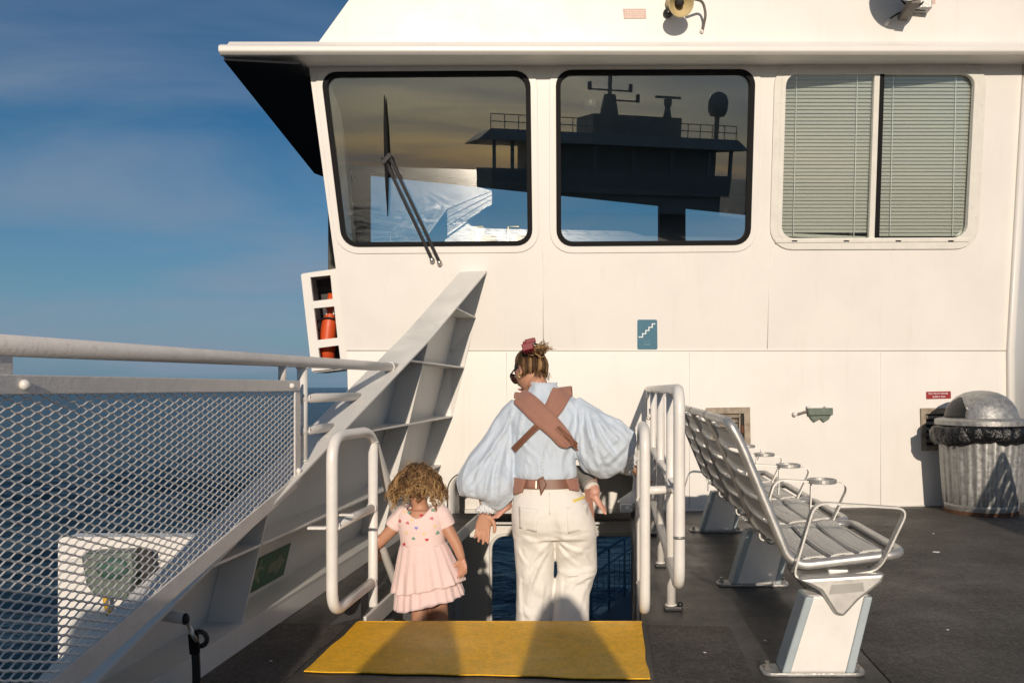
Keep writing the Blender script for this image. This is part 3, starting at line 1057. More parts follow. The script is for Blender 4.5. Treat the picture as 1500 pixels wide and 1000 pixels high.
# things inside the wheelhouse
co_ = thing('control_console', 'dark control console under the wheelhouse windows inside', 'console', (0, 7.4, 1.36))
obj('cabinet', G().box((-1.9, 7.35, 1.36), (1.2, 7.75, 2.05)), DARKIN, co_, bevel=0.02)
obj('instrument_panel', G().hexa([V((-1.1, 7.4, 2.05)), V((1.1, 7.4, 2.05)), V((1.1, 7.7, 2.05)), V((-1.1, 7.7, 2.05))], [V((-1.1, 7.5, 2.20)), V((1.1, 7.5, 2.20)), V((1.1, 7.7, 2.22)), V((-1.1, 7.7, 2.22))]), BLACK, co_)
for x, lab in ((-1.35, 'left'), (-0.98, 'right')):
    ch = thing('bridge_chair', 'grey bridge chair back seen low through the port window, %s of two' % lab, 'chair', (x, 8.3, 1.36), 'chairs inside the wheelhouse')
    obj('backrest', G().box((x - 0.09, 8.3, 2.2), (x + 0.09, 8.36, 2.66)), DARKIN, ch, bevel=0.03)
    obj('pedestal', G().tube([V((x, 8.33, 1.36)), V((x, 8.33, 2.25))], 0.04, 10), DARKIN, ch)
    obj('post', G().tube([V((x - 0.16, 8.3, 1.36)), V((x - 0.16, 8.3, 2.74)), V((x - 0.05, 8.3, 2.74))], 0.012, 6), STEEL, ch)
cl_ = thing('ceiling_lamp', 'small round lamp hanging inside the middle window', 'lamp', (-0.22, 7.0, 3.7))
obj('stem', G().tube([V((-0.235, 6.9, 3.80)), V((-0.235, 6.9, 3.58))], 0.006, 6), BLACK, cl_)
obj('lamp_head', G().lathe([(0, -0.06), (0.05, -0.05), (0.055, 0.03), (0.03, 0.06), (0, 0.06)], (-0.235, 6.9, 3.54), 14), STEEL, cl_, smooth=True)
# ================================================================== THINGS ON THE WHEELHOUSE FRONT
# stair sign
sg = thing('stair_sign', 'small teal sign with a white stair pictogram on the white wall', 'sign', tuple(WP(948, 511)))
a = [WP(*p, 0.001) for p in rrect([(933.5, 468), (962.5, 468), (963, 511.5), (933.5, 511.5)], 2.5, 4)]
obj('sign_plate', G().hexa(a, [p + WN * 0.005 for p in a]), SIGNTEAL, sg)
zz_ = [(936.2, 493.5), (941.3, 493.5), (941.3, 488.6), (946, 488.6), (946, 483.9), (950.6, 483.9), (950.6, 479.2), (955.4, 479.2), (955.4, 474.3), (959, 474.3)]
g = G()
hw = 0.75
for i in range(len(zz_) - 1):
    (x0, y0), (x1, y1) = zz_[i], zz_[i + 1]
    xa, xb = min(x0, x1) - hw, max(x0, x1) + hw
    ya, yb = min(y0, y1) - hw, max(y0, y1) + hw
    o_ = 0.0064 + 0.0002 * (i % 2)
    q = [WP(xa, ya, o_), WP(xb, ya, o_), WP(xb, yb, o_), WP(xa, yb, o_)]
    g.hexa(q, [p - WN * 0.001 for p in q])
obj('stair_pictogram', g, SIGNWHITE, sg)
tm_ = Matrix.Translation(WP(948, 504.5, 0.0072)) @ Matrix.Rotation(math.atan(TURN), 4, 'Z') @ Matrix.Rotation(R(90) - math.atan(TAN_T) * 0 + math.atan(TAN_T), 4, 'X')
text_mesh('lettering', 'STAIR', 0.021, MATS['sign_teal_light'] if 'sign_teal_light' in MATS else mat('sign_teal_light', (0.22, 0.36, 0.42), 0.5), tm_, sg)
g = G()
for i in range(7):
    c = WP(943.5 + i * 1.3, 500.3 - (0.5 if i % 2 else 0), 0.0066)
    g.ball(c, 0.0022, 6)
obj('braille', g, MATS['sign_teal_light'], sg)

# red supply fan sign
sg = thing('supply_fan_sign', 'small red sign with white lettering above the dustbin', 'sign', tuple(WL(1375, 584)))
a = [WL(*p, 0.001) for p in rrect([(1356.5, 573.5), (1392.5, 572.7), (1392.8, 583.4), (1356.7, 584.4)], 0.8, 3)]
obj('sign_plate', G().hexa(a, [p + V((0, -0.004, 0)) for p in a]), SIGNRED, sg)
tilt_ = Matrix.Rotation(R(1.2), 4, 'Y')
text_mesh('lettering', 'W.S. PILOT HOUSE', 0.0225, SIGNWHITE, Matrix.Translation(WL(1374.3, 576.3, 0.0062)) @ Matrix.Rotation(math.atan(TURN), 4, 'Z') @ Matrix.Rotation(R(-1.2), 4, 'Y') @ Matrix.Rotation(R(90), 4, 'X'), sg)
text_mesh('lettering', 'SUPPLY FAN', 0.0225, SIGNWHITE, Matrix.Translation(WL(1375.5, 581.0, 0.0062)) @ Matrix.Rotation(math.atan(TURN), 4, 'Z') @ Matrix.Rotation(R(-1.2), 4, 'Y') @ Matrix.Rotation(R(90), 4, 'X'), sg)

# faded notice on the parapet
sg = thing('faded_notice', 'faded pinkish notice plate on the parapet left of the horn loudspeaker', 'sign', tuple(PP(930, 28)))
a = [PP(*p, 0.001) for p in ((912.5, 13.5), (946, 13.5), (947, 27.5), (914, 28))]
obj('sign_plate', G().hexa(a, [p + V((0, -0.004, 0)) for p in a]), SIGNPINK, sg)
g = G()
random.seed(3)
for r_ in range(4):
    x = 915.5
    while x < 943:
        w_ = random.uniform(1.5, 4.5)
        y_ = 15.6 + r_ * 3.0
        q = [PP(x, y_, 0.006), PP(min(x + w_, 944.5), y_, 0.006), PP(min(x + w_, 944.5), y_ + 1.3, 0.006), PP(x, y_ + 1.3, 0.006)]
        g.hexa(q, [p + V((0, 0.001, 0)) for p in q])
        x += w_ + 0.9
obj('faded_lettering', g, SIGNPINK2, sg)

# louvred vent
vt = thing('louvre_vent', 'weathered brown louvred vent low on the white wall behind the seats', 'vent', tuple(WL(1066, 655)))
o_ = [WL(*p) for p in ((1034, 597), (1098, 596), (1099, 654), (1034, 655))]
i_ = [WL(*p) for p in ((1044, 606), (1089, 605.5), (1090, 648), (1044, 648.5))]
obj('frame', G().ring_prism(o_, i_, V((0, -0.028, 0)), V((0, 0.0, 0))), BROWNVENT, vt, bevel=0.004)
obj('recess', G().hexa([p + V((0, -0.001, 0)) for p in i_], [p + V((0, -0.003, 0)) for p in i_]), DARKIN, vt)
for k in range(6):
    y_ = 609 + k * 6.8
    c0, c1 = WL(1044.5, y_), WL(1080 if k else 1083, y_)
    q = [c0 + V((0, -0.004, 0.010)), c1 + V((0, -0.004, 0.010)), c1 + V((0, -0.026, -0.016)), c0 + V((0, -0.026, -0.016))]
    obj('louvre', G().hexa(q, [p + V((0, -0.002, 0.003)) for p in q]), BROWNVENT, vt)
obj('bracket', G().box(WL(1082, 648) + V((0, -0.02, 0)), WL(1084, 606) + V((0, -0.005, 0))), BROWNVENT, vt)
obj('latch', G().box(WL(1085, 634) + V((0, -0.035, 0)), WL(1088.5, 622) + V((0, -0.003, 0))), RUST, vt, bevel=0.004)

# electrical fitting with pipe
ft = thing('wall_fitting', 'small grey green electrical box with a short pipe on the white wall', 'electrical box', tuple(WL(1200, 620)))
q = [WL(*p) for p in ((1181, 597.5), (1218, 597), (1218, 607.5), (1183, 608))]
obj('box', G().hexa(q, [p + V((0, -0.055, 0)) for p in q]), GREENMETAL, ft, bevel=0.006)
q = [WL(*p) for p in ((1184, 608), (1216, 607.5), (1213, 614), (1206, 618), (1201, 613), (1192, 618), (1187, 613))]
obj('cable_gland', G().hexa(q, [p + V((0, -0.03, 0)) for p in q]), GREENMETAL, ft, bevel=0.004)
for x in (1184, 1210):
    obj('lug', G().lathe([(0, -0.01), (0.014, -0.01), (0.014, 0.012), (0, 0.014)], WL(x, 596.5, 0.03), 10), TRIM, ft, smooth=True)
obj('pipe', G().tube(bend([WL(1183, 602, 0.03), WL(1176, 604, 0.03), WL(1170, 606, 0.03), WL(1165, 606, 0.03)], 0.02), 0.010, 8), CABLE, ft, smooth=True)
obj('end_cap', G().ball(WL(1164.5, 606, 0.028), (0.022, 0.028, 0.024), 14), RAILW, ft, smooth=True)

# vent hatch behind the dustbin
vt = thing('wall_vent', 'weathered framed vent half hidden behind the dustbin', 'vent', tuple(WL(1370, 660)))
o_ = [WL(*p) for p in ((1347.5, 597.5), (1404, 597), (1404, 659), (1349.5, 659.5))]
i_ = [WL(*p) for p in ((1355, 606), (1397, 606), (1397, 652), (1356, 652))]
obj('frame', G().ring_prism(o_, i_, V((0, -0.024, 0)), V((0, 0, 0))), BROWNVENT, vt, bevel=0.004)
obj('recess', G().hexa([p + V((0, -0.001, 0)) for p in i_], [p + V((0, -0.003, 0)) for p in i_]), DARKIN, vt)
for k in range(5):
    c0, c1 = WL(1356, 611 + k * 8.5), WL(1397, 611 + k * 8.5)
    q = [c0 + V((0, -0.004, 0.012)), c1 + V((0, -0.004, 0.012)), c1 + V((0, -0.022, -0.012)), c0 + V((0, -0.022, -0.012))]
    obj('louvre', G().hexa(q, [p + V((0, -0.002, 0.003)) for p in q]), BROWNVENT, vt)

# horn loudspeaker on the parapet
hn = thing('horn_loudspeaker', 'beige horn loudspeaker on the parapet with a looped grey cable', 'loudspeaker', tuple(PP(978, 24)))
hc = PP(997, 4, 0.23)
dirh = V((0.28, -0.86, -0.42)).normalized()
M_ = dirh.to_track_quat('Z', 'Y').to_matrix()
g = G()
prof = [(0.018, -0.16), (0.022, -0.10), (0.040, -0.06), (0.075, -0.02), (0.100, 0.005), (0.106, 0.010), (0.106, 0.016), (0.098, 0.016), (0.090, 0.006), (0.066, -0.02), (0.034, -0.055), (0.012, -0.07)]
g.loft([[hc + M_ @ V((math.cos(a * math.pi / 14) * r, math.sin(a * math.pi / 14) * r, h)) for a in range(28)] for r, h in prof])
obj('bell', g, BEIGE, hn, smooth=True, angle=50)
obj('re_entrant_cone', G().loft([[hc + M_ @ V((math.cos(a * math.pi / 8) * r, math.sin(a * math.pi / 8) * r, h)) for a in range(16)] for r, h in ((0.030, -0.065), (0.034, -0.02), (0.030, 0.0), (0.012, 0.008))]), DARKIN, hn, smooth=True)
obj('driver', G().loft([[hc + M_ @ V((math.cos(a * math.pi / 9) * r, math.sin(a * math.pi / 9) * r, h)) for a in range(18)] for r, h in ((0.03, -0.24), (0.045, -0.235), (0.048, -0.17), (0.024, -0.15))]), BEIGE, hn, smooth=True, angle=50)
obj('mount_base', G().lathe([(0, -0.055), (0.038, -0.055), (0.042, -0.04), (0.042, 0), (0, 0)], PP(978.5, 19), 18, axis='y') if False else G().ball(PP(978.5, 19.5, 0.02), (0.040, 0.035, 0.036), 16), BLACK, hn, smooth=True)
obj('mount_arm', G().tube([PP(979, 18, 0.03), PP(981, 8, 0.10), hc + M_ @ V((0, 0, -0.06))], 0.011, 8), CABLE, hn, smooth=True)
obj('cable', G().tube(bend([PP(1012, -2, 0.2), PP(1030, 2, 0.12), PP(1034, 22, 0.09), PP(1031, 36, 0.05), PP(1029, 46, 0.01)], 0.09, 6), 0.011, 8), CABLE, hn, smooth=True)
obj('cable_gland', G().ball(PP(1028, 46, 0.012), (0.018, 0.018, 0.018), 10), TRIM, hn, smooth=True)

# floodlight whose shadow falls on the parapet, hanging cables
fl = thing('floodlight', 'round floodlight at the top edge with dark looping cables', 'light', tuple(PP(1340, 10)))
fc = PP(1331, -34, 0.30)
g = G()
g.lathe([(0.0, 0.14), (0.10, 0.12), (0.17, 0.05), (0.196, 0.0), (0.200, -0.015), (0.186, -0.015), (0.15, 0.03), (0.0, 0.07)], fc, 28, axis='y')
obj('lamp_shell', g, GALV, fl, smooth=True, angle=50)
obj('lens', G().lathe([(0.0, 0.0), (0.19, 0.0), (0.19, 0.006), (0.0, 0.006)], fc, 24, axis='y'), SIGNWHITE, fl)
obj('bracket', G().box((fc.x + 0.02, fc.y, fc.z - 0.215), (fc.x + 0.10, PP(1340, 0).y, fc.z - 0.16)), CABLE, fl, bevel=0.006)
obj('junction_box', G().box(PP(1338, 12, 0.09), PP(1358, -10)), GALV, fl, bevel=0.008)
obj('cable', G().tube(bend([PP(1316, -6, 0.12), PP(1326, 8, 0.12), PP(1345, 10, 0.11), PP(1354, 2, 0.09)], 0.08, 6), 0.009, 7), BLACK, fl, smooth=True)
obj('cable', G().tube(bend([PP(1356, 6, 0.07), PP(1358, 15, 0.06), PP(1336, 15, 0.06), PP(1318, 18, 0.05), PP(1302, 29, 0.03)], 0.06, 6), 0.008, 7), BLACK, fl, smooth=True)
obj('plug', G().tube([PP(1303, 27, 0.03), PP(1297, 37, 0.012)], [0.013, 0.016], 8), TRIM, fl, smooth=True)
sg = thing('tiny_red_tag', 'tiny faded red tag beside the floodlight cables', 'tag', tuple(PP(1366, 4)))
q = [PP(*p, 0.001) for p in ((1363, 0), (1370, 0), (1370, 6), (1363, 6))]
obj('tag_plate', G().hexa(q, [p + V((0, -0.003, 0)) for p in q]), SIGNPINK, sg)

# equipment box with an orange float on the port side
YB = 6.60
bx = thing('equipment_box', 'slanted white open fronted box on the port side of the wheelhouse', 'box', tuple(P(480, 540, YB)))
oq = [(441, 402), (493, 394.5), (513, 537), (457, 543.5)]
hs_ = [[(454.4, 406), (484, 403), (487.4, 437.6), (458.6, 441)], [(459.8, 451.5), (489.6, 448.5), (494.4, 494.5), (465, 498)], [(466.2, 509.5), (496, 505.6), (499, 530), (469.5, 533.5)]]
plate('front_frame', oq, hs_, lambda x, y: P(x, y, YB), WHITE, bx, 0.025)
back = 0.34
for (a, b) in ((0, 1), (2, 3), (3, 0)):
    p0, p1 = P(*oq[a], YB), P(*oq[b], YB)
    q = [p0 + V((0, 0.027, 0)), p1 + V((0, 0.027, 0)), p1 + V((0, back, 0)), p0 + V((0, back, 0))]
    nrm = (q[1] - q[0]).cross(q[2] - q[0]).normalized() * 0.012
    obj('side_panel', G().hexa(q, [p + nrm for p in q]), WHITE2, bx)
q = [P(*p, YB) + V((0, back, 0)) for p in oq]
obj('back_panel', G().hexa(q, [p + V((0, 0.012, 0)) for p in q]), STAIRGREY, bx)
fl2 = thing('orange_float', 'orange float light standing inside the slanted white box', 'float', tuple(P(484, 535, YB + 0.17)))
ax = [(486, 430, 0.030), (484.5, 447, 0.034), (484, 462, 0.040), (483, 468, 0.058), (481.5, 480, 0.062), (479.5, 500, 0.064), (478, 540, 0.066)]
obj('float_body', G().tube([P(x, y, YB + 0.17) for x, y, r in ax], [r for x, y, r in ax], 16), ORANGE, fl2, smooth=True)
obj('cord', G().tube(bend([P(491, 466, YB + 0.10), P(476, 465, YB + 0.10), P(464, 470, YB + 0.13), P(463, 480, YB + 0.14), P(472, 487, YB + 0.15)], 0.06, 5), 0.008, 6), BLACK, fl2, smooth=True)
for dx_ in (-6, 6):
    obj('reflector', G().ball(P(483.5 + dx_ * 0.9, 457, YB + 0.135), (0.010, 0.010, 0.026), 8), SIGNWHITE, fl2, smooth=True)

# ================================================================== BULWARK
def Bx(z, off=0.0):
    return -1.07 - 0.235 * (2.13 - z) + off


CAPP = [(1.45, -0.10), (2.80, 0.407), (3.37, 0.622), (5.25, 1.395), (6.66, 2.064)]


def Zc(y):
    for (y0, z0), (y1, z1) in zip(CAPP, CAPP[1:]):
        if y <= y1:
            return z0 + (z1 - z0) * (y - y0) / (y1 - y0)
    return CAPP[-1][1]


def Yc(z):
    for (y0, z0), (y1, z1) in zip(CAPP, CAPP[1:]):
        if z <= z1:
            return y0 + (z - z0) / (z1 - z0) * (y1 - y0)


bw = thing('bulwark', 'tall sloping white bulwark rising to the wheelhouse wall with ribs and stringers', 'bulwark', (-1.6, 4.5, 0))
ys = [1.72 + (6.645 - 1.72) * k / 40 for k in range(41)]
g = G()
rings = []
for y in ys:
    zt = max(Zc(y) - 0.012, 0.003)
    rings.append([V((Bx(0, -0.15), y, 0.002)), V((Bx(zt, -0.15), y, zt)), V((Bx(zt, -0.162), y, zt)), V((Bx(0, -0.162), y, 0.002))])
g.loft(rings)
obj('plate', g, WHITE2, bw)
g = G()
rings = []
for y in [1.72] + [p[0] for p in CAPP[1:]]:
    z = Zc(y)
    rings.append([V((Bx(z, 0.012), y, z - 0.014)), V((Bx(z, 0.012), y, z + 0.002)), V((Bx(z, -0.165 - 0.04 * max(0, y - 4) / 2.6), y, z + 0.002)), V((Bx(z, -0.165 - 0.04 * max(0, y - 4) / 2.6), y, z - 0.014))])
g.loft(rings)
obj('cap', g, WHITE2, bw, bevel=0.004)
for y in (1.95, 3.28, 5.25, 6.635):
    zt = Zc(y) - 0.016
    a = [V((Bx(0, 0.0), y, 0.002)), V((Bx(zt, 0.0), y, zt)), V((Bx(zt, -0.149), y, zt)), V((Bx(0, -0.149), y, 0.002))]
    obj('rib', G().hexa(a, [p + V((0, 0.012, 0)) for p in a]), WHITE2, bw, bevel=0.002)
for z in (0.415, 0.82, 1.228, 1.643):
    y0 = Yc(z) + 0.02
    for ya, yb in zip([y0, 3.292, 5.262], [3.28, 5.25, 6.635]):
        ya = max(ya, y0)
        if yb - ya < 0.05:
            continue
        a = [V((Bx(z, 0.004), ya, z)), V((Bx(z, 0.004), yb, z)), V((Bx(z, -0.149), yb, z)), V((Bx(z, -0.149), ya, z))]
        obj('stringer', G().hexa(a, [p + V((0, 0, 0.012)) for p in a]), WHITE2, bw, bevel=0.002)
obj('kick_plate', G().hexa([V((Bx(0.095, 0.016), 1.75, 0.0)), V((Bx(0.095, 0.016), 1.75, 0.095)), V((Bx(0.095, 0.004), 1.75, 0.095)), V((Bx(0.095, 0.004), 1.75, 0.0))], [V((Bx(0.095, 0.016), 6.625, 0.0)), V((Bx(0.095, 0.016), 6.625, 0.095)), V((Bx(0.095, 0.004), 6.625, 0.095)), V((Bx(0.095, 0.004), 6.625, 0.0))]), WHITE2, bw, bevel=0.003)
obj('kick_shelf', G().hexa([V((Bx(0.10, 0.018), 1.95, 0.096)), V((Bx(0.10, 0.018), 6.625, 0.096)), V((Bx(0.10, -0.149), 6.625, 0.096)), V((Bx(0.10, -0.149), 1.95, 0.096))], [V((Bx(0.10, 0.018), 1.95, 0.104)), V((Bx(0.10, 0.018), 6.625, 0.104)), V((Bx(0.10, -0.149), 6.625, 0.104)), V((Bx(0.10, -0.149), 1.95, 0.104))]), WHITE2, bw)

# green escape sign on the bulwark plate
sg = thing('escape_sign', 'worn green and pale escape sign low on the inside of the bulwark', 'sign', (Bx(0.2, -0.14), 3.75, 0.13))


def bp_(y, z, off=-0.1485):
    return V((Bx(z, off), y, z))


a = [bp_(3.54, 0.125), bp_(4.02, 0.125), bp_(4.02, 0.285), bp_(3.54, 0.285)]
obj('sign_plate', G().hexa(a, [p + V((0.003, 0, 0)) for p in a]), SIGNGREEN, sg)
def flat_on(name, pts, m):
    a = [bp_(y, z, -0.1452) for y, z in pts]
    obj(name, G().hexa(a, [p + V((0.0012, 0, 0)) for p in a]), m, sg)
flat_on('arrow', [(3.80, 0.232), (3.80, 0.178), (3.89, 0.178), (3.89, 0.148), (3.99, 0.205), (3.89, 0.262), (3.89, 0.232)], SIGNGLOW)
flat_on('running_figure', [(3.60, 0.14), (3.63, 0.14), (3.665, 0.19), (3.72, 0.15), (3.735, 0.16), (3.69, 0.205), (3.70, 0.225), (3.74, 0.215), (3.745, 0.225), (3.69, 0.245), (3.645, 0.225), (3.64, 0.195)], SIGNGLOW)
flat_on('figure_head', [(3.69 + 0.014 * math.cos(k * math.pi / 4), 0.263 + 0.013 * math.sin(k * math.pi / 4)) for k in range(8)], SIGNGLOW)

# black strap hooked to a pin on the bulwark
hk = thing('hook_strap', 'black strap with a steel snap hook hanging from a pin on the bulwark', 'strap', tuple(P(288, 1004, 2.78)))
YH = 2.78
obj('pin', G().tube([V((Bx(0.26, -0.15), YH + 0.05, 0.27)), P(270, 905, YH)], 0.021, 10), WHITE2, hk, smooth=True)
obj('pin_end', G().ball(P(272, 906, YH), (0.014, 0.012, 0.022), 10), BLACK, hk, smooth=True)
ring_ = [P(292, 935, YH) + V((0.027 * math.cos(a) , 0, 0.026 * math.sin(a))) for a in [k * math.pi / 8 for k in range(16)]]
obj('ring', G().tube(ring_, 0.0085, 8, closed=True), BLACK, hk, smooth=True)
obj('snap_hook', G().tube([P(275, 912, YH - 0.01), P(281, 926, YH - 0.012), P(289, 940, YH - 0.01)], [0.006, 0.008, 0.006], 8), STEEL, hk, smooth=True)
obj('webbing', G().bar([P(284, 926, YH), P(286, 950, YH), P(287.5, 975, YH), P(288, 1010, YH)], 0.026, 0.008, (1, 0, 0)), BLACK, hk)
obj('keeper', G().bar([P(283, 927, YH - 0.002), P(285.5, 957, YH - 0.002)], 0.033, 0.016, (1, 0, 0)), RUBBER, hk, bevel=0.004)

# ================================================================== MESH GUARD RAIL
RX = -1.44
mr_ = thing('mesh_guard_rail', 'grey painted guard rail with expanded metal mesh standing on the bulwark', 'railing', (RX, 2.5, 0.5))
obj('top_rail', G().tube(bend([V((RX, 0.4, 1.153)), V((RX, 3.7, 1.187)), V((-1.335, 4.80, 1.190))], 0.5, 8), 0.026, 16), GREYRAIL, mr_, smooth=True)
obj('mid_rail', G().tube([V((RX, 3.61, 1.020)), V((-1.42, 4.36, 1.018))], 0.022, 12), GREYRAIL, mr_, smooth=True)
obj('mid_rail', G().tube([V((RX, 3.61, 0.872)), V((RX, 4.02, 0.868))], 0.022, 12), GREYRAIL, mr_, smooth=True)
obj('post', G().tube([V((RX, 3.635, Zc(3.62) - 0.005)), V((RX, 3.635, 1.178))], 0.023, 14), RAILW, mr_, smooth=True)
obj('stub', G().tube([V((RX, 3.42, 1.09)), V((RX, 3.42, 1.165))], 0.017, 10), GREYRAIL, mr_, smooth=True)
obj('stub', G().box((RX - 0.012, 1.70, 1.09), (RX + 0.012, 1.885, 1.145)), GREYRAIL, mr_, bevel=0.006)
zb = lambda y: 0.682 - 0.225 * (3.54 - y)
XF = RX + 0.012
obj('frame_top', G().box((XF, 0.6, 1.052), (XF + 0.008, 3.565, 1.100)), GREYRAIL, mr_, bevel=0.003)
obj('frame_end', G().box((XF + 0.002, 3.505, zb(3.5) - 0.03), (XF + 0.0095, 3.562, 1.0505)), GREYRAIL, mr_, bevel=0.002)
a = [V((XF, 0.6, zb(0.6))), V((XF, 3.53, zb(3.53))), V((XF, 3.53, zb(3.53) - 0.055)), V((XF, 0.6, zb(0.6) - 0.085))]
obj('frame_bottom', G().hexa(a, [p + V((0.008, 0, 0)) for p in a]), GREYRAIL, mr_, bevel=0.002)
for y, z in ((1.90, 1.076), (3.46, 1.076), (3.53, 0.70)):
    obj('bolt', G().ball(V((XF + 0.014, y, z)), (0.012, 0.013, 0.013), 10), RAILW, mr_, smooth=True)
# expanded metal: one strand per diamond side, twisted
g = G()
PYW, PZW = 0.064, 0.0236
PZ2 = PZW / 2
y0m, y1m = 0.62, 3.54
nr = int(1.06 / PZ2)


def strand(a, b, flip):
    d = (b - a)
    t = d.normalized()
    u = V((1, 0, 0))
    w = t.cross(u).normalized()
    # strand bar tilted out of the plane as in expanded metal
    n1 = (u * 0.80 + w * 0.6).normalized()
    n2 = t.cross(n1)
    hw_, ht_ = 0.0040, 0.0016
    ra = [a + n1 * (s1 * hw_) + n2 * (s2 * ht_) for s1, s2 in ((-1, -1), (1, -1), (1, 1), (-1, 1))]
    rb = [b + n1 * (s1 * hw_) + n2 * (s2 * ht_) for s1, s2 in ((-1, -1), (1, -1), (1, 1), (-1, 1))]
    g.add(ra + rb, [(0, 1, 5, 4), (1, 2, 6, 5), (2, 3, 7, 6), (3, 0, 4, 7)])


zt_ = 1.055
XM = XF - 0.004
for r in range(nr + 1):
    z = zt_ - r * PZ2
    c = 0
    y = y0m + (PYW / 2 if r % 2 else 0)
    while y < y1m:
        if z - PZ2 > zb(y) - 0.045 and y > 1.25:
            p = V((XM, y, z))
            bul = 0.004
            for sgn in (-1, 1):
                yy = y + sgn * PYW / 2
                if y1m + 0.01 > yy:
                    m1 = V((XM, y + sgn * PYW * 0.12, z - PZ2 * 0.10))
                    m2 = V((XM, y + sgn * PYW * 0.38, z - PZ2 * 0.90))
                    e = V((XM, yy, z - PZ2))
                    strand(p, m1, 0)
                    strand(m1, m2, 0)
                    strand(m2, e, 0)
        y += PYW
ms = obj('expanded_mesh', g, GREYRAIL, mr_, weld=False)
ms['kind'] = 'stuff'

# white locker outboard, seen through the mesh
YLk = 3.66
lk = thing('outboard_locker', 'sunlit white locker outboard of the mesh guard rail', 'locker', (-2.2, 3.9, -2.85))
X0_, X1_ = P(85, 800, YLk).x, -1.86
g = G()
rr_ = rrect([(X0_, -2.84), (X0_, 0.383), (X1_, 0.383), (X1_, -2.84)], 0.035, 5)
g.hexa([V((x, YLk, z)) for x, z in rr_], [V((x, YLk + 0.10, z)) for x, z in rr_])
obj('cabinet', g, WHITE, lk)
obj('lid_strip', G().box((X0_ + 0.03, YLk - 0.012, 0.27), (X1_ - 0.03, YLk - 0.001, 0.285)), WHITE2, lk)
dv = thing('release_unit', 'grey green release unit with two yellow cords on the outboard locker', 'release unit', tuple(P(175, 870, YLk)))
q = [P(*p, YLk - 0.002) for p in ((139, 803), (214, 800), (217, 832), (205, 872), (160, 866), (147, 848))]
obj('housing', G().hexa(q, [p + V((0, -0.11, 0)) for p in q]), GREENMETAL, dv, bevel=0.02)
obj('cover', G().ball(P(166, 832, YLk - 0.11), (0.075, 0.03, 0.05), 14), mat('green_plastic', (0.05, 0.11, 0.08), 0.5), dv, smooth=True)
obj('bracket', G().hexa([P(*p, YLk - 0.002) for p in ((200, 800), (222, 803), (226, 840), (212, 866))], [P(*p, YLk - 0.07) for p in ((200, 800), (222, 803), (226, 840), (212, 866))]), DARKIN, dv, bevel=0.01)
for (xa, ya), (xb, yb) in (((152, 852), (163, 915)), ((179, 852), (189, 896))):
    obj('cord', G().tube([P(xa, ya, YLk - 0.06), P((xa + xb) / 2 - 2, (ya + yb) / 2, YLk - 0.05), P(xb, yb, YLk - 0.02)], 0.011, 7), YCORD, dv, smooth=True)
obj('lashing', G().ball(P(195, 890, YLk - 0.03), (0.06, 0.03, 0.03), 10), GREENMETAL, dv, smooth=True)

# ================================================================== STAIR HANDRAILS
PR = 0.0235
hl = thing('stair_handrail', 'white tubular stair handrail loop on the left beside the girl', 'handrail', (-1.2, 3.6, 0))
XH = -1.20
obj('loop', G().tube(bend([V((XH, 3.90, 0.120)), V((XH, 3.345, 0.118)), V((XH, 3.345, 0.862)), V((XH, 3.86, 0.858)), V((XH, 4.95, -0.27)), V((XH, 6.45, -1.80))], 0.11, 8), PR, 16), RAILW, hl, smooth=True)
obj('rung', G().tube([V((XH, 3.345, 0.480)), V((XH, 3.90, 0.482))], PR * 0.9, 14), RAILW, hl, smooth=True)
obj('post', G().tube([V((XH, 3.905, -0.5)), V((XH, 3.905, 0.81))], PR * 0.98, 14), RAILW, hl, smooth=True)
obj('child_rail', G().tube(bend([V((XH, 3.905, 0.33)), V((XH + 0.02, 3.97, 0.285)), V((XH + 0.02, 6.2, -1.93))], 0.06), PR * 0.85, 12), RAILW, hl, smooth=True)
obj('latch_tab', G().bar([V((XH - 0.105, 3.36, 0.478)), V((XH - 0.03, 3.36, 0.478)), V((XH - 0.01, 3.36, 0.492))], 0.035, 0.012, (0, 1, 0)), RAILW, hl, bevel=0.004)
obj('latch_tab', G().bar([V((XH + 0.02, 3.38, 0.53)), V((XH + 0.085, 3.38, 0.53))], 0.03, 0.008, (0, 1, 0)), RAILW, hl, bevel=0.003)
obj('foot_gusset', G().hexa([V((XH - 0.10, 3.58, 0.005)), V((XH + 0.0, 3.70, 0.005)), V((XH, 3.70, 0.09))], [V((XH - 0.09, 3.57, 0.005)), V((XH + 0.01, 3.69, 0.005)), V((XH + 0.01, 3.69, 0.09))]), STAIRGREY, hl)
for y in (4.7, 5.6):
    z = 0.858 - (y - 3.86) * 1.035
    obj('post', G().tube([V((XH, y, z)), V((XH, y, z - 1.0))], PR * 0.9, 12), RAILW, hl, smooth=True)

hr = thing('stair_handrail', 'white stair handrail whose loop stands nearest the yellow strip on the right', 'handrail', (0.11, 3.6, 0))
XH = 0.118
obj('loop', G().tube(bend([V((XH, 4.02, 0.085)), V((XH, 3.47, 0.085)), V((XH, 3.47, 0.885)), V((XH, 3.90, 0.885)), V((XH, 4.95, -0.20)), V((XH, 6.45, -1.75))], 0.10, 8), PR, 16), RAILW, hr, smooth=True)
obj('rung', G().tube([V((XH, 3.47, 0.50)), V((XH, 4.02, 0.50))], PR * 0.9, 14), RAILW, hr, smooth=True)
obj('post', G().tube([V((XH, 4.02, -0.5)), V((XH, 4.02, 0.80))], PR, 14), RAILW, hr, smooth=True)
obj('rung', G().tube([V((XH, 3.47, 0.62)), V((0.25, 3.52, 0.62))], PR * 0.8, 12), RAILW, hr, smooth=True)

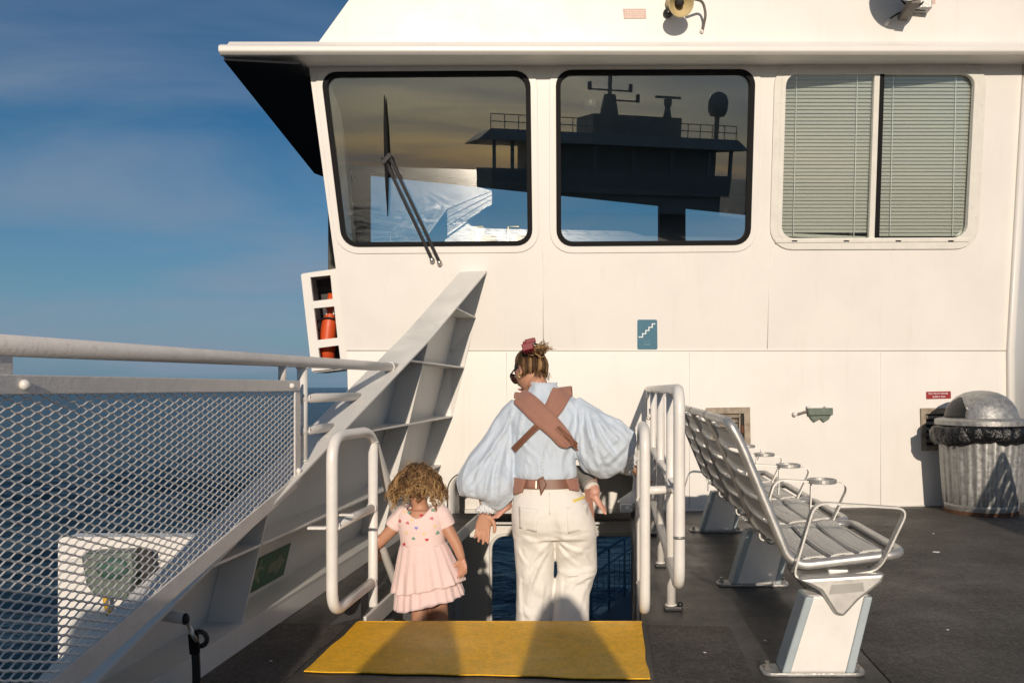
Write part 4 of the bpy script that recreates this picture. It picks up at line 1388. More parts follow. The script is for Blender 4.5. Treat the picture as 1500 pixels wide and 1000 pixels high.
gr = thing('guard_rail', 'tall white guard rail running from the stair head back to the wheelhouse wall', 'railing', (0.256, 4.5, 0))
XG = 0.256
obj('loop', G().tube(bend([V((XG, 6.80, 1.055)), V((XG, 3.32, 1.060)), V((XG, 3.32, 0.235)), V((XG, 6.80, 0.235))], 0.10, 8), 0.0245, 16), RAILW, gr, smooth=True)
obj('mid_rail', G().tube([V((XG, 3.32, 0.62)), V((XG, 6.80, 0.62))], 0.021, 14), RAILW, gr, smooth=True)
for y in (3.84, 4.76, 5.75, 6.60):
    obj('post', G().tube([V((XG, y, 0.0)), V((XG, y, 1.05))], 0.0235, 14), RAILW, gr, smooth=True)
    obj('foot', G().box((XG - 0.035, y - 0.035, 0.0), (XG + 0.055, y + 0.035, 0.022)), BLACK, gr, bevel=0.006)
    obj('foot_bolt', G().ball(V((XG + 0.043, y - 0.01, 0.028)), (0.016, 0.016, 0.014), 8), BLACK, gr, smooth=True)
obj('sleeve', G().tube([V((XG, 3.32, 0.44)), V((XG, 3.32, 0.452))], 0.0255, 16), GALV, gr, smooth=True)
obj('hanging_hook', G().tube(bend([V((0.20, 5.6, 1.0)), V((0.20, 5.6, 0.86)), V((0.225, 5.6, 0.84)), V((0.225, 5.6, 0.92))], 0.02), 0.007, 6), STEEL, gr, smooth=True)

def bead(par, p, axis, r):
    axis = V(axis).normalized()
    u = axis.orthogonal().normalized()
    w = axis.cross(u)
    ring = [V(p) + (u * math.cos(k * math.pi / 9) + w * math.sin(k * math.pi / 9)) * (r + 0.001 * math.sin(k * 2.7)) for k in range(18)]
    obj('weld_bead', G().tube(ring, 0.0042, 6, closed=True), RAILW, par, smooth=True)


for z in (0.482, 0.120):
    bead(hl, (-1.20, 3.878, z), (0, 1, 0), PR * 0.95)
bead(hl, (-1.20, 3.372, 0.480), (0, 1, 0), PR * 0.95)
bead(hl, (-1.20, 3.905, 0.80), (0, 0, 1), PR)
for z in (0.50, 0.085):
    bead(hr, (0.118, 3.995, z), (0, 1, 0), PR * 0.95)
for y in (3.84, 4.76, 5.75):
    for z in (1.03, 0.62):
        bead(gr, (XG, y, z - 0.0), (0, 0, 1), 0.0245)
    bead(gr, (XG, y, 0.024), (0, 0, 1), 0.0250)
bead(mr_, (RX, 3.635, 1.158), (0, 0, 1), 0.024)
bead(mr_, (RX, 3.635, Zc(3.62) + 0.012), (0, 0, 1), 0.025)
bead(mr_, (-1.345, 4.70, 1.190), (0.1, 1, 0), 0.027)
bead(mr_, (RX, 3.665, 1.020), (0, 1, 0), 0.022)
bead(mr_, (RX, 3.665, 0.872), (0, 1, 0), 0.022)

# flared white bracket in the stair opening
fb = thing('flared_bracket', 'flared white bracket beside the right jamb of the stair opening', 'bracket', (0.05, 6.5, 0))
g = G()
c0 = P(934, 735, 6.7)
g.loft([[c0 + V((r * math.cos(k * math.pi / 12), 0.5 * r * math.sin(k * math.pi / 12), h)) for k in range(24)] for r, h in ((0.175, 0.0), (0.165, 0.02), (0.10, 0.06), (0.045, 0.10), (0.035, 0.22), (0.035, 0.24))])
obj('flare', g, WHITE2, fb, smooth=True, angle=50)
obj('bracket_arm', G().box((0.02, 6.55, c0.z - 0.06), (0.12, 6.81, c0.z - 0.001)), WHITE2, fb)

# ================================================================== SEATS
def seat_row(label, group):
    t = thing('seat_row', label, 'bench seats', (0.72, 4.4, 0), group)
    Y0, PITCH, NS = 2.995, 0.735, 4
    tube_r = 0.0195
    # profile in X,Z of one side frame: seat front, seat back, backrest top
    for k in range(NS):
        ya, yb = Y0 + k * PITCH + 0.028, Y0 + (k + 1) * PITCH - 0.028
        prof = [V((0.42, 0, 0.940)), V((0.465, 0, 0.86)), V((0.645, 0, 0.425)), V((0.70, 0, 0.395)), V((1.085, 0, 0.440))]
        loop = []
        near = [p + V((0, ya, 0)) for p in prof]
        far = [p + V((0, yb, 0)) for p in prof]
        path = near + far[::-1]
        pts = bend([path[0].lerp(path[-1], 0.5)] + path + [path[0].lerp(path[-1], 0.5)], 0.075, 7)
        obj('seat_frame', G().tube(pts[:-1], tube_r, 12, closed=True), SEATMETAL, t, smooth=True)
        # seat slats (3) and back slats (5), spanning between the side tubes
        def slat(a, b, sag, nm):
            # a,b: the two long edges in X,Z ; curved down between ya and yb
            ax_ = V((b[0] - a[0], 0, b[1] - a[1]))
            nrm = V((-ax_.z, 0, ax_.x)).normalized()
            if nrm.z < 0: nrm = -nrm
            NL, NW = 6, 15
            rings = []
            for i in range(NL + 1):
                s = i / NL
                y = ya + 0.008 + (yb - ya - 0.016) * s
                dep = sag * (1 - (2 * s - 1) ** 2)
                up, lo = [], []
                for j in range(NW + 1):
                    w = j / NW
                    rib = 0.0022 if j % 2 else -0.0008
                    curl = -0.010 * (abs(2 * w - 1) ** 5)
                    q = V((a[0], y, a[1])) + ax_ * w + nrm * (curl - dep)
                    up.append(q + nrm * (0.0030 + rib))
                    lo.append(q - nrm * 0.0030)
                rings.append(up + lo[::-1])
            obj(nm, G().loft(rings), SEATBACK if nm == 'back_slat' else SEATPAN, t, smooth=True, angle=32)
        for j in range(3):
            f0, f1 = 0.02 + j * 0.275, 0.02 + j * 0.275 + 0.245
            A_, B_ = V((0.69, 0.418)), V((1.085, 0.462))
            slat(A_.lerp(B_, f0), A_.lerp(B_, f1), 0.014, 'seat_slat')
        for j in range(5):
            f0, f1 = 0.045 + j * 0.193, 0.045 + j * 0.193 + 0.150
            A_, B_ = V((0.638, 0.455)), V((0.440, 0.925))
            slat(A_.lerp(B_, f0), A_.lerp(B_, f1), 0.016, 'back_slat')
            for ye, sg_ in ((ya, 1), (yb, -1)):
                c = A_.lerp(B_, f1 + 0.010)
                obj('slat_clip', G().box((c[0] - 0.016, ye + (0 if sg_ > 0 else -0.05), c[1] - 0.012), (c[0] + 0.010, ye + (0.05 if sg_ > 0 else 0), c[1] + 0.012)), SEATMETAL, t, bevel=0.006)
        for xx in (0.79, 0.91, 1.03):
            zz = 0.395 + (xx - 0.70) * 0.117
            obj('seat_stretcher', G().tube([V((xx, ya, zz - 0.005)), V((xx, yb, zz - 0.005))], 0.009, 8), SEATMETAL, t, smooth=True)
    # beam under the seats
    obj('beam', G().box((0.79, Y0, 0.335), (0.87, Y0 + NS * PITCH, 0.385)), SEATMETAL, t, bevel=0.006)
    # arms of flat bar, four of them with a cup ring
    for k in range(NS + 1):
        y = Y0 + k * PITCH - (0.012 if k == 0 else 0)
        pts = bend([V((0.86, y, 0.372)), V((0.650, y, 0.352)), V((0.735, y, 0.640)), V((1.085, y, 0.618)), V((0.975, y, 0.388)), V((0.86, y, 0.372))], 0.05, 6)
        obj('armrest', G().bar(pts[:-1], 0.036, 0.007, (0, 1, 0), closed=True), SEATMETAL, t)
        if k:
            c = V((0.955, y + 0.0, 0.632))
            ring = [c + V((0.062 * math.cos(a), 0.062 * math.sin(a), 0)) for a in [i * math.pi / 14 for i in range(28)]]
            obj('cup_ring', G().bar(ring, 0.020, 0.012, (0, 0, 1), closed=True), SEATMETAL, t, bevel=0.003)
            obj('cup_stay', G().bar([V((0.905, y, 0.63)), V((0.90, y, 0.47))], 0.02, 0.006, (0, 1, 0)), SEATMETAL, t)
    # pedestals
    for yp in (Y0 + 0.005, Y0 + 1.33, Y0 + 2.93):
        q0 = [(0.612, 0.012), (0.866, 0.012), (0.935, 0.30), (0.700, 0.30)]
        a = [V((x, yp - 0.055, z)) for x, z in q0]
        b = [V((x, yp + 0.055, z)) for x, z in q0]
        ped = obj('pedestal', G().hexa(a, b), RAILW, t, bevel=0.012)
        for s in (0, 1):
            e0, e1 = (q0[0], q0[3]) if s == 0 else (q0[1], q0[2])
            w_ = 0.026 if s == 0 else -0.026
            qa = [V((e0[0] - w_ * 0.25, yp - 0.062, e0[1] + 0.003)), V((e0[0] + w_, yp - 0.062, e0[1] + 0.003)), V((e1[0] + w_, yp - 0.062, e1[1] - 0.003)), V((e1[0] - w_ * 0.25, yp - 0.062, e1[1] - 0.003))]
            obj('edge_trim', G().hexa(qa, [p + V((0, 0.124, 0)) for p in qa]), mat('seat_post_edge', (0.36, 0.42, 0.44), 0.5, var=0.1, vscale=12), t, bevel=0.006)
        q1 = [(0.66, 0.365), (0.985, 0.385), (0.97, 0.352), (0.885, 0.285), (0.83, 0.225), (0.80, 0.235), (0.745, 0.32)]
        obj('bracket', G().hexa([V((x, yp - 0.075, z)) for x, z in q1], [V((x, yp + 0.075, z)) for x, z in q1]), SEATMETAL, t, bevel=0.012)
        lz = [(0.775, 0.300), (0.905, 0.312), (0.90, 0.345), (0.785, 0.335)]
        obj('maker_plate', G().hexa([V((x, yp - 0.0765, z + 0.01)) for x, z in lz], [V((x, yp - 0.074, z + 0.01)) for x, z in lz]), SEATBACK, t)
        g = G()
        rr = rrect([(0.535, yp - 0.055), (0.925, yp - 0.055), (0.925, yp + 0.055), (0.535, yp + 0.055)], 0.045, 5)
        g.hexa([V((x, y, 0.0)) for x, y in rr], [V((x, y, 0.014)) for x, y in rr])
        obj('foot_plate', g, GALV, t, bevel=0.004)
        for xb in (0.562, 0.897):
            obj('foot_bolt', G().lathe([(0, 0), (0.013, 0), (0.013, 0.012), (0.008, 0.013), (0.008, 0.026), (0, 0.028)], (xb, yp, 0.014), 8), STEEL, t)
    return t


row = seat_row('row of four grey metal seats with armrests facing right', 'rows of metal deck seats')
row2 = copy_tree(row, None, V((2.88, -0.75, 0)))
row2['label'] = 'second row of metal seats standing out of frame to the right'

# ================================================================== DUSTBIN
tb = thing('dustbin', 'dented galvanised dustbin with domed lid and black bag against the white wall', 'dustbin', (3.114, 6.83, 0))
C = V((3.114, 6.83, 0))
fl_ = lambda r, h, a: r + (0.006 * math.cos(30 * a) if 0.085 < h < 0.62 else 0) + 0.004 * noise.noise(V((math.cos(a) * 2, math.sin(a) * 2, h * 4)))
prof = [(0.0, 0.035), (0.292, 0.035), (0.296, 0.06), (0.300, 0.075), (0.296, 0.084), (0.300, 0.09), (0.312, 0.25), (0.326, 0.45), (0.336, 0.615), (0.338, 0.63), (0.345, 0.66), (0.345, 0.70), (0.33, 0.70), (0.33, 0.62), (0.30, 0.30), (0, 0.30)]
obj('bin_body', G().lathe(prof, C, 180, fn=fl_), GALV, tb, smooth=True, angle=45)
obj('base_ring', G().lathe([(0, 0.0), (0.30, 0.0), (0.302, 0.034), (0, 0.034)], C, 48), RUST, tb, smooth=True, angle=45)
dome = [(0.0, 0.745), (0.36, 0.745), (0.375, 0.752), (0.375, 0.790), (0.362, 0.800), (0.300, 0.812), (0.292, 0.835), (0.275, 0.89), (0.242, 0.945), (0.195, 0.99), (0.135, 1.022), (0.07, 1.038), (0.0, 1.043)]
dent = lambda r, h, a: r * (1 + 0.012 * noise.noise(V((math.cos(a) * 3, math.sin(a) * 3, h * 7))))
obj('lid', G().lathe(dome, C, 64, fn=dent), GALV, tb, smooth=True, angle=50)
# flap opening on the left of the lid
def dome_r(z):
    for (r0, z0), (r1, z1) in zip(dome[4:], dome[5:]):
        if z0 <= z <= z1:
            return r0 + (r1 - r0) * (z - z0) / max(1e-6, z1 - z0)
    return 0.3


def dome_pt(ang, z, off):
    r = dome_r(z) + off
    return C + V((math.cos(ang) * r, math.sin(ang) * r, z))


NA_, NZ_ = 16, 8
vs, fs_ = [], []
edge = []
for i in range(NA_ + 1):
    t = i / NA_
    ang = R(172) + R(52) * t
    zt2 = 0.822 + 0.165 * math.sin(math.pi * (0.06 + 0.88 * t)) ** 0.6
    for j in range(NZ_ + 1):
        vs.append(dome_pt(ang, 0.815 + (zt2 - 0.815) * j / NZ_, 0.006))
    edge.append(dome_pt(ang, zt2, 0.008))
for i in range(NA_):
    for j in range(NZ_):
        k = i * (NZ_ + 1) + j
        fs_.append((k, k + NZ_ + 1, k + NZ_ + 2, k + 1))
o = obj('flap', G().add(vs, fs_), BLACK, tb, smooth=True)
o.modifiers.new('solid', 'SOLIDIFY').thickness = 0.004
obj('flap_rim', G().tube(edge, 0.009, 8), GALV, tb, smooth=True)
# bag turned over the rim
rings = []
NB = 140
lev = [(0.335, 0.735), (0.352, 0.75), (0.374, 0.735), (0.385, 0.70), (0.386, 0.665), (0.376, 0.628), (0.358, 0.606), (0.347, 0.612)]
for li, (r, h) in enumerate(lev):
    ring = []
    for k in range(NB):
        a = 2 * math.pi * k / NB
        nz_ = noise.noise(V((math.cos(a) * 4, math.sin(a) * 4, li * 0.45)))
        n2_ = noise.noise(V((math.cos(a) * 11, math.sin(a) * 11, li * 0.9 + 5)))
        n3_ = noise.noise(V((math.cos(a) * 1.6, math.sin(a) * 1.6, 8)))
        amp = min(1, li / 2)
        ex = 0.05 * max(0, math.cos(a - R(200))) ** 4 * amp
        ring.append(C + V((math.cos(a) * (r + (0.022 * nz_ + 0.020 * n2_) * amp + ex), math.sin(a) * (r + (0.022 * nz_ + 0.020 * n2_) * amp + ex), h + (0.055 * n3_ + 0.035 * nz_ + 0.02 * n2_) * amp * (li / 7))))
    rings.append(ring)
g = G()
g.loft(rings, cap=False)
obj('bin_bag', g, BAG, tb, smooth=True)

# ================================================================== THE SHIP BEHIND THE CAMERA (reflected in the windows)
fs = thing('aft_wheelhouse', 'dark far wheelhouse of the ferry mirrored in the windows', 'wheelhouse', (0, -46, 0))
obj('deckhouse', G().box((-7.5, -60, 0.0), (9.0, -47, 2.6)), FAR, fs)
obj('cabin', G().hexa([V((-9.0, -58, 1.4)), V((9.5, -58, 1.4)), V((9.5, -46.5, 1.4)), V((-9.0, -46.5, 1.4))], [V((-9.0, -58, 3.0)), V((9.5, -58, 3.0)), V((9.5, -46.2, 3.0)), V((-9.0, -46.2, 3.0))]), FAR, fs)
obj('cabin_roof', G().hexa([V((-10.0, -58.5, 4.9)), V((10.5, -58.5, 4.9)), V((10.5, -45.5, 4.9)), V((-10.0, -45.5, 4.9))], [V((-9.0, -58, 5.7)), V((9.8, -58, 5.7)), V((9.8, -46.2, 5.7)), V((-9.0, -46.2, 5.7))]), FAR, fs)
for x in (-8.9, -7.6, -4.5, -1.5, 1.5, 4.5, 7.5, 9.3):
    obj('window_post', G().box((x, -46.6, 3.0), (x + 0.22, -46.3, 4.9)), FAR, fs)
obj('inner_block', G().box((-5.5, -58, 3.0), (9.0, -48.5, 4.9)), FAR, fs)
obj('upper_house', G().box((-1.2, -54, 5.7), (5.8, -48, 7.2)), FAR, fs)
ma = thing('mast', 'dark ship mast with crosstrees mirrored in the middle window', 'mast', (0.1, -48, 5.7))
obj('mast_base', G().hexa([V((-0.9, -48.6, 5.7)), V((0.9, -48.6, 5.7)), V((0.9, -47.6, 5.7)), V((-0.9, -47.6, 5.7))], [V((-0.35, -48.4, 8.6)), V((0.4, -48.4, 8.6)), V((0.4, -47.8, 8.6)), V((-0.35, -47.8, 8.6))]), FAR, ma)
obj('pole', G().tube([V((0, -48, 8.6)), V((0, -48, 15))], 0.16, 8), FAR, ma)
for z, xa, xb in ((8.9, -1.6, 1.7), (10.6, 0, 2.4), (8.2, 0.5, 2.3), (12.4, -1.2, 1.2)):
    obj('yard', G().tube([V((xa, -48, z)), V((xb, -48, z))], 0.07, 6), FAR, ma)
for x, z in ((-1.55, 9.0), (1.6, 9.0), (2.3, 10.7), (2.2, 8.3)):
    obj('lantern', G().lathe([(0, -0.3), (0.16, -0.25), (0.16, 0.3), (0, 0.35)], (x, -48, z + 0.1), 8), FAR, ma)
rd = thing('radar', 'dark radar scanner mirrored in the middle window', 'radar', (4.6, -48, 7.2))
obj('radar_post', G().lathe([(0, 0), (0.35, 0), (0.2, 0.7), (0.32, 0.9), (0.32, 1.3), (0, 1.35)], (4.6, -48, 7.2), 10), FAR, rd)
obj('scanner', G().box((3.6, -48.15, 8.55), (5.6, -47.85, 8.72)), FAR, rd)
dm = thing('satellite_dome', 'dark satellite dome on a post mirrored in the middle window', 'antenna', (8.3, -47, 5.7))
obj('dome_post', G().tube([V((8.3, -47, 5.7)), V((8.3, -47, 7.4))], 0.2, 8), FAR, dm)
obj('dome', G().lathe([(0, 0), (0.55, 0.1), (0.75, 0.5), (0.78, 1.2), (0.6, 1.65), (0.25, 1.85), (0, 1.9)], (8.3, -47, 7.3), 16), FAR, dm, smooth=True)
rl = thing('roof_rail', 'dark roof railing of the far wheelhouse mirrored in the windows', 'railing', (0, -46.5, 5.7))
for z in (6.2, 6.7):
    obj('rail', G().tube([V((-9.0, -46.6, z)), V((9.8, -46.6, z))], 0.035, 5), FAR, rl)
for k in range(20):
    x = -9.0 + k * 0.99
    obj('post', G().tube([V((x, -46.6, 5.7)), V((x, -46.6, 6.7))], 0.035, 5), FAR, rl)
ar = thing('aft_side_rail', 'long side rail of the deck behind the viewer mirrored low in the port window', 'railing', (-6, -12, 0))
A, B = V((-1.6, -3.0, 0)), V((0.2, -23, 0))
for z in (0.4, 0.75, 1.1):
    obj('rail', G().tube([A + V((0, 0, z)), B + V((0, 0, z)), V((6.8, -63, z))], 0.025, 6), FAR, ar)
for k in range(28):
    p = A.lerp(B, k / 27)
    obj('post', G().tube([p, p + V((0, 0, 1.1))], 0.025, 6), FAR, ar)
for o_ in (fs, ma, rd, dm, rl):
    o_.location.x += 13.7
# added, unseen canister on its cradle behind the viewer: keeps the near end of the bulwark in shade
rc = thing('shade_canister', 'unseen added white canister on a cradle just behind the viewer', 'shade caster', (-1.4, -0.7, 0))
obj('canister', G().tube([V((-2.0, -0.7, 1.0)), V((-1.94, -0.7, 1.0)), V((-1.4, -0.7, 1.0)), V((-0.88, -0.7, 1.0)), V((-0.82, -0.7, 1.0))], [0.28, 0.36, 0.37, 0.36, 0.28], 28), WHITE, rc, smooth=True)
for x in (-1.75, -1.35, -0.95):
    obj('strap', G().tube([V((x - 0.02, -0.7, 1.0)), V((x + 0.02, -0.7, 1.0))], 0.375, 28), BLACK, rc)
    obj('cradle', G().box((x - 0.04, -1.0, 0.0), (x + 0.04, -0.4, 0.70)), WHITE2, rc)
# two unseen stand-ins for people, added here: their shadows fall over the yellow strip
for x, y, h, lab in ((0.225, -0.35, 1.33, 'unseen tapered shape added behind the viewer to cast a shadow, the right one'), (-0.385, -0.35, 1.27, 'unseen tapered shape added behind the viewer to cast a shadow, the left one')):
    vv = thing('shadow_caster', lab, 'shadow caster', (x, y, 0), 'added shadow casters behind the viewer')
    obj('caster_body', G().lathe([(0, 0), (0.24, 0), (0.235, 0.75), (0.20, 0.95), (0, 0.96)], (x, y, 0), 24), FAR, vv, smooth=True, angle=50)
    obj('caster_top', G().lathe([(0, 0.95), (0.22, 0.95), (0.17, 1.08), (0.10, h - 0.06), (0.05, h), (0, h)], (x, y, 0), 24), FAR, vv, smooth=True, angle=50)
# ================================================================== PEOPLE
SKIN = mat('skin_tanned', (0.50, 0.26, 0.165), 0.5, var=0.06, vscale=20, sss=0.15, bump=0.05, bscale=200)
SKINB = mat('skin_baby', (0.60, 0.32, 0.24), 0.5, var=0.05, vscale=20, sss=0.2)
SHIRT = mat('pale_blue_cotton', (0.53, 0.605, 0.69), 0.85, var=0.03, vscale=5, bump=0.55, bscale=18, bdist=0.014, sheen=0.2)
LACE = mat('lace_cuff', (0.66, 0.68, 0.70), 0.9, bump=0.9, bscale=90, bdist=0.008)
TROUS = mat('cream_cotton_twill', (0.76, 0.735, 0.69), 0.85, var=0.02, vscale=4, bump=0.5, bscale=13, bdist=0.016, sheen=0.15)
STRAP = mat('tan_carrier_fabric', (0.33, 0.160, 0.112), 0.8, var=0.06, vscale=20, bump=0.4, bscale=120, sheen=0.2)
LEATHER = mat('brown_belt', (0.19, 0.085, 0.05), 0.5, var=0.1, vscale=25)
PINK = mat('pink_jersey', (0.80, 0.62, 0.59), 0.85, var=0.02, vscale=6, bump=0.15, bscale=40, sheen=0.2)
TULLE = mat('pink_tulle', (0.80, 0.605, 0.58), 0.85, var=0.03, vscale=14, bump=0.4, bscale=60, bdist=0.006, sheen=0.3)
HAIRD = mat('hair_dark_brown', (0.060, 0.034, 0.018), 0.62, spec=0.22, var=0.25, vscale=60)
HAIRM = mat('hair_mid_brown', (0.18, 0.10, 0.046), 0.62, spec=0.22, var=0.25, vscale=60)
HAIRL = mat('hair_blonde', (0.46, 0.29, 0.135), 0.62, spec=0.22, var=0.2, vscale=60)
SUNGL = mat('sunglass_frame', (0.020, 0.010, 0.008), 0.25)
LENS = mat('sunglass_lens', (0.05, 0.022, 0.015), 0.12)
CLIP = mat('dark_red_clip', (0.20, 0.012, 0.020), 0.35)
GREYCLOTH = mat('baby_grey_cotton', (0.20, 0.19, 0.18), 0.9)
EYEW = mat('eye_white', (0.75, 0.73, 0.7), 0.2)
LIPS = mat('lip_pink', (0.45, 0.16, 0.13), 0.5)
SHOE = mat('dark_shoe', (0.05, 0.04, 0.035), 0.6)


def remesh(o, vox, smooth=2):
    m = o.modifiers.new('remesh', 'REMESH')
    m.mode = 'VOXEL'
    m.voxel_size = vox
    m.use_smooth_shade = True
    if smooth:
        s = o.modifiers.new('smooth', 'SMOOTH')
        s.factor = 0.5
        s.iterations = smooth
    return o


def ring_xy(c, a, b, n=40, pleat=0, amp=0.0, ph=0.0, sq=2.0):
    out = []
    for k in range(n):
        t = 2 * math.pi * k / n
        f = 1 + amp * math.cos(pleat * t + ph)
        ct, st_ = math.cos(t), math.sin(t)
        ct = math.copysign(abs(ct) ** (2 / sq), ct)
        st_ = math.copysign(abs(st_) ** (2 / sq), st_)
        out.append(V(c) + V((a * f * ct, b * f * st_, 0)))
    return out


def crumple(rings, amp, sc, seed, str_=(1, 1, 1)):
    for r in rings:
        c = sum(r, V()) / len(r)
        for i, p in enumerate(r):
            q = V((p.x * sc * str_[0], p.y * sc * str_[1], p.z * sc * str_[2] + seed))
            d = (p - c)
            if d.length > 1e-6:
                nz_ = noise.noise(q) + 0.5 * noise.noise(q * 2.3)
                r[i] = p + d.normalized() * amp * nz_
    return rings


def sleeve(g, path, rad, flat=0.85, npl=11, amp=0.05, n=44, seed=0, cap=True):
    """gathered sleeve: rings across a path, pleats deepest where it is gathered"""
    pts = [V(p) for p in path]
    prev = None
    rings = []
    m = len(pts)
    for i, p in enumerate(pts):
        t = (pts[min(i + 1, m - 1)] - pts[max(i - 1, 0)]).normalized()
        if prev is None:
            u = V((0, 1, 0)).cross(t).normalized()
        else:
            u = (prev - t * prev.dot(t)).normalized()
        prev = u
        w = t.cross(u)
        ring = []
        for k in range(n):
            a = 2 * math.pi * k / n
            pl = amp * (math.cos(npl * a + 0.6 * math.sin(i * 0.5 + seed)) + 0.6 * math.cos((npl * 2 + 3) * a + seed))
            big = 0.06 * noise.noise(V((math.cos(a) * 1.6, math.sin(a) * 1.6, i * 0.35 + seed)))
            r = rad[i] * (1 + pl + big)
            ring.append(p + u * (r * math.cos(a)) + w * (r * flat * math.sin(a)))
        rings.append(ring)
    g.loft(rings, cap=cap)


def dense(pts, vals, k=4):
    """Catmull-Rom resampling of a path with a value per point"""
    P_, R_ = [], []
    n = len(pts)
    for i in range(n - 1):
        p0, p1, p2, p3 = pts[max(i - 1, 0)], pts[i], pts[i + 1], pts[min(i + 2, n - 1)]
        r0, r1, r2, r3 = vals[max(i - 1, 0)], vals[i], vals[i + 1], vals[min(i + 2, n - 1)]
        for j in range(k):
            t = j / k
            cr_ = lambda a, b, c, d: 0.5 * ((2 * b) + (c - a) * t + (2 * a - 5 * b + 4 * c - d) * t * t + (3 * b - a - 3 * c + d) * t ** 3)
            P_.append(V([cr_(p0[m], p1[m], p2[m], p3[m]) for m in range(3)]))
            R_.append(max(0.002, cr_(r0, r1, r2, r3)))
    P_.append(V(pts[-1])); R_.append(vals[-1])
    return P_, R_


def limb(g, pts, rad, k=4, n=14, flat=None):
    p, r = dense([V(q) for q in pts], rad, k)
    # rounded ends
    d0, d1 = (p[0] - p[1]).normalized(), (p[-1] - p[-2]).normalized()
    p = [p[0] + d0 * r[0] * 0.6] + p + [p[-1] + d1 * r[-1] * 0.6]
    r = [r[0] * 0.55] + r + [r[-1] * 0.55]
    g.tube(p, r, n, flat=flat)


def hand(g, wrist, d, palm, s=1.0, thumb_side=1, curl=0.35, spread=0.10):
    """hand with palm, four unequal bent fingers and a thumb. d: wrist to fingertips, palm: direction the palm faces"""
    d = V(d).normalized()
    palm = V(palm)
    palm = (palm - d * palm.dot(d)).normalized()
    side = d.cross(palm).normalized() * thumb_side      # towards the thumb
    w = V(wrist)
    L_ = 0.085 * s
    # palm block
    rings = []
    for t, a, b in ((-0.02, 0.024, 0.018), (0.0, 0.025, 0.017), (0.3, 0.033, 0.016), (0.7, 0.040, 0.014), (1.0, 0.040, 0.012), (1.08, 0.036, 0.008)):
        c = w + d * (L_ * t)
        rings.append([c + side * (a * s * math.cos(k * math.pi / 8)) + palm * (b * s * math.sin(k * math.pi / 8)) for k in range(16)])
    g.loft(rings)
    for i, (off, ln, r) in enumerate(((0.029, 0.070, 0.0088), (0.010, 0.078, 0.0092), (-0.010, 0.072, 0.0088), (-0.028, 0.056, 0.0078))):
        b = w + d * (L_ * 0.96) + side * (off * s)
        ang = (0.5 - i / 3) * 2 * spread
        fd = (d + side * ang).normalized()
        pts, rr = [b - fd * 0.01 * s], [r * s]
        cur = V(fd)
        pos = V(b)
        c_ = curl * (0.8 + 0.25 * i)
        for seg, fr in ((0, 0.45), (1, 0.32), (2, 0.23)):
            cur = (cur + palm * (c_ * (0.35, 0.7, 0.7)[seg])).normalized()
            pos = pos + cur * (ln * s * fr)
            pts.append(V(pos)); rr.append(r * s * (1.0, 0.92, 0.78)[seg])
        limb(g, pts, rr, 3, 10)
    tb_ = w + d * (L_ * 0.22) + side * (0.020 * s)
    t1 = tb_ + (side * 0.75 + d * 0.65 + palm * 0.25).normalized() * 0.038 * s
    t2 = t1 + (side * 0.35 + d * 0.9 + palm * 0.3).normalized() * 0.030 * s
    t3 = t2 + (side * 0.05 + d * 1.0 + palm * 0.35).normalized() * 0.022 * s
    limb(g, [tb_, t1, t2, t3], [0.014 * s, 0.0115 * s, 0.0098 * s, 0.0082 * s], 3, 10)


def foot(g, ankle, d, up, s=1.0, L_=0.24, toes=True):
    """bare foot: heel, arch, ball and five toes"""
    d = V(d).normalized()
    up = (V(up) - d * V(up).dot(d)).normalized()
    sd = d.cross(up)
    a = V(ankle)
    prof = [(-0.22, 0.020, 0.024, -0.035), (-0.12, 0.030, 0.036, -0.030), (0.05, 0.033, 0.040, -0.022), (0.28, 0.033, 0.030, -0.034), (0.50, 0.040, 0.022, -0.042), (0.64, 0.043, 0.018, -0.046), (0.72, 0.038, 0.012, -0.048)]
    k_ = L_ / 0.24
    rings = []
    for t, w, h, o in prof:
        c = a + d * (L_ * t) + up * (o * k_)
        rings.append([c + sd * (w * k_ * math.cos(j * math.pi / 8)) + up * (h * k_ * math.sin(j * math.pi / 8)) for j in range(16)])
    g.loft(rings)
    for i in range(5):
        b = a + d * (L_ * (0.70 - 0.015 * i * i * 0.4)) + up * (-0.049 * k_) + sd * ((0.030 - 0.0155 * i) * k_)
        limb(g, [b, b + d * (0.030 - 0.003 * i) * k_], [0.012 * k_ * (1.15 if i == 0 else 0.85 - 0.03 * i)] * 2, 2, 8)


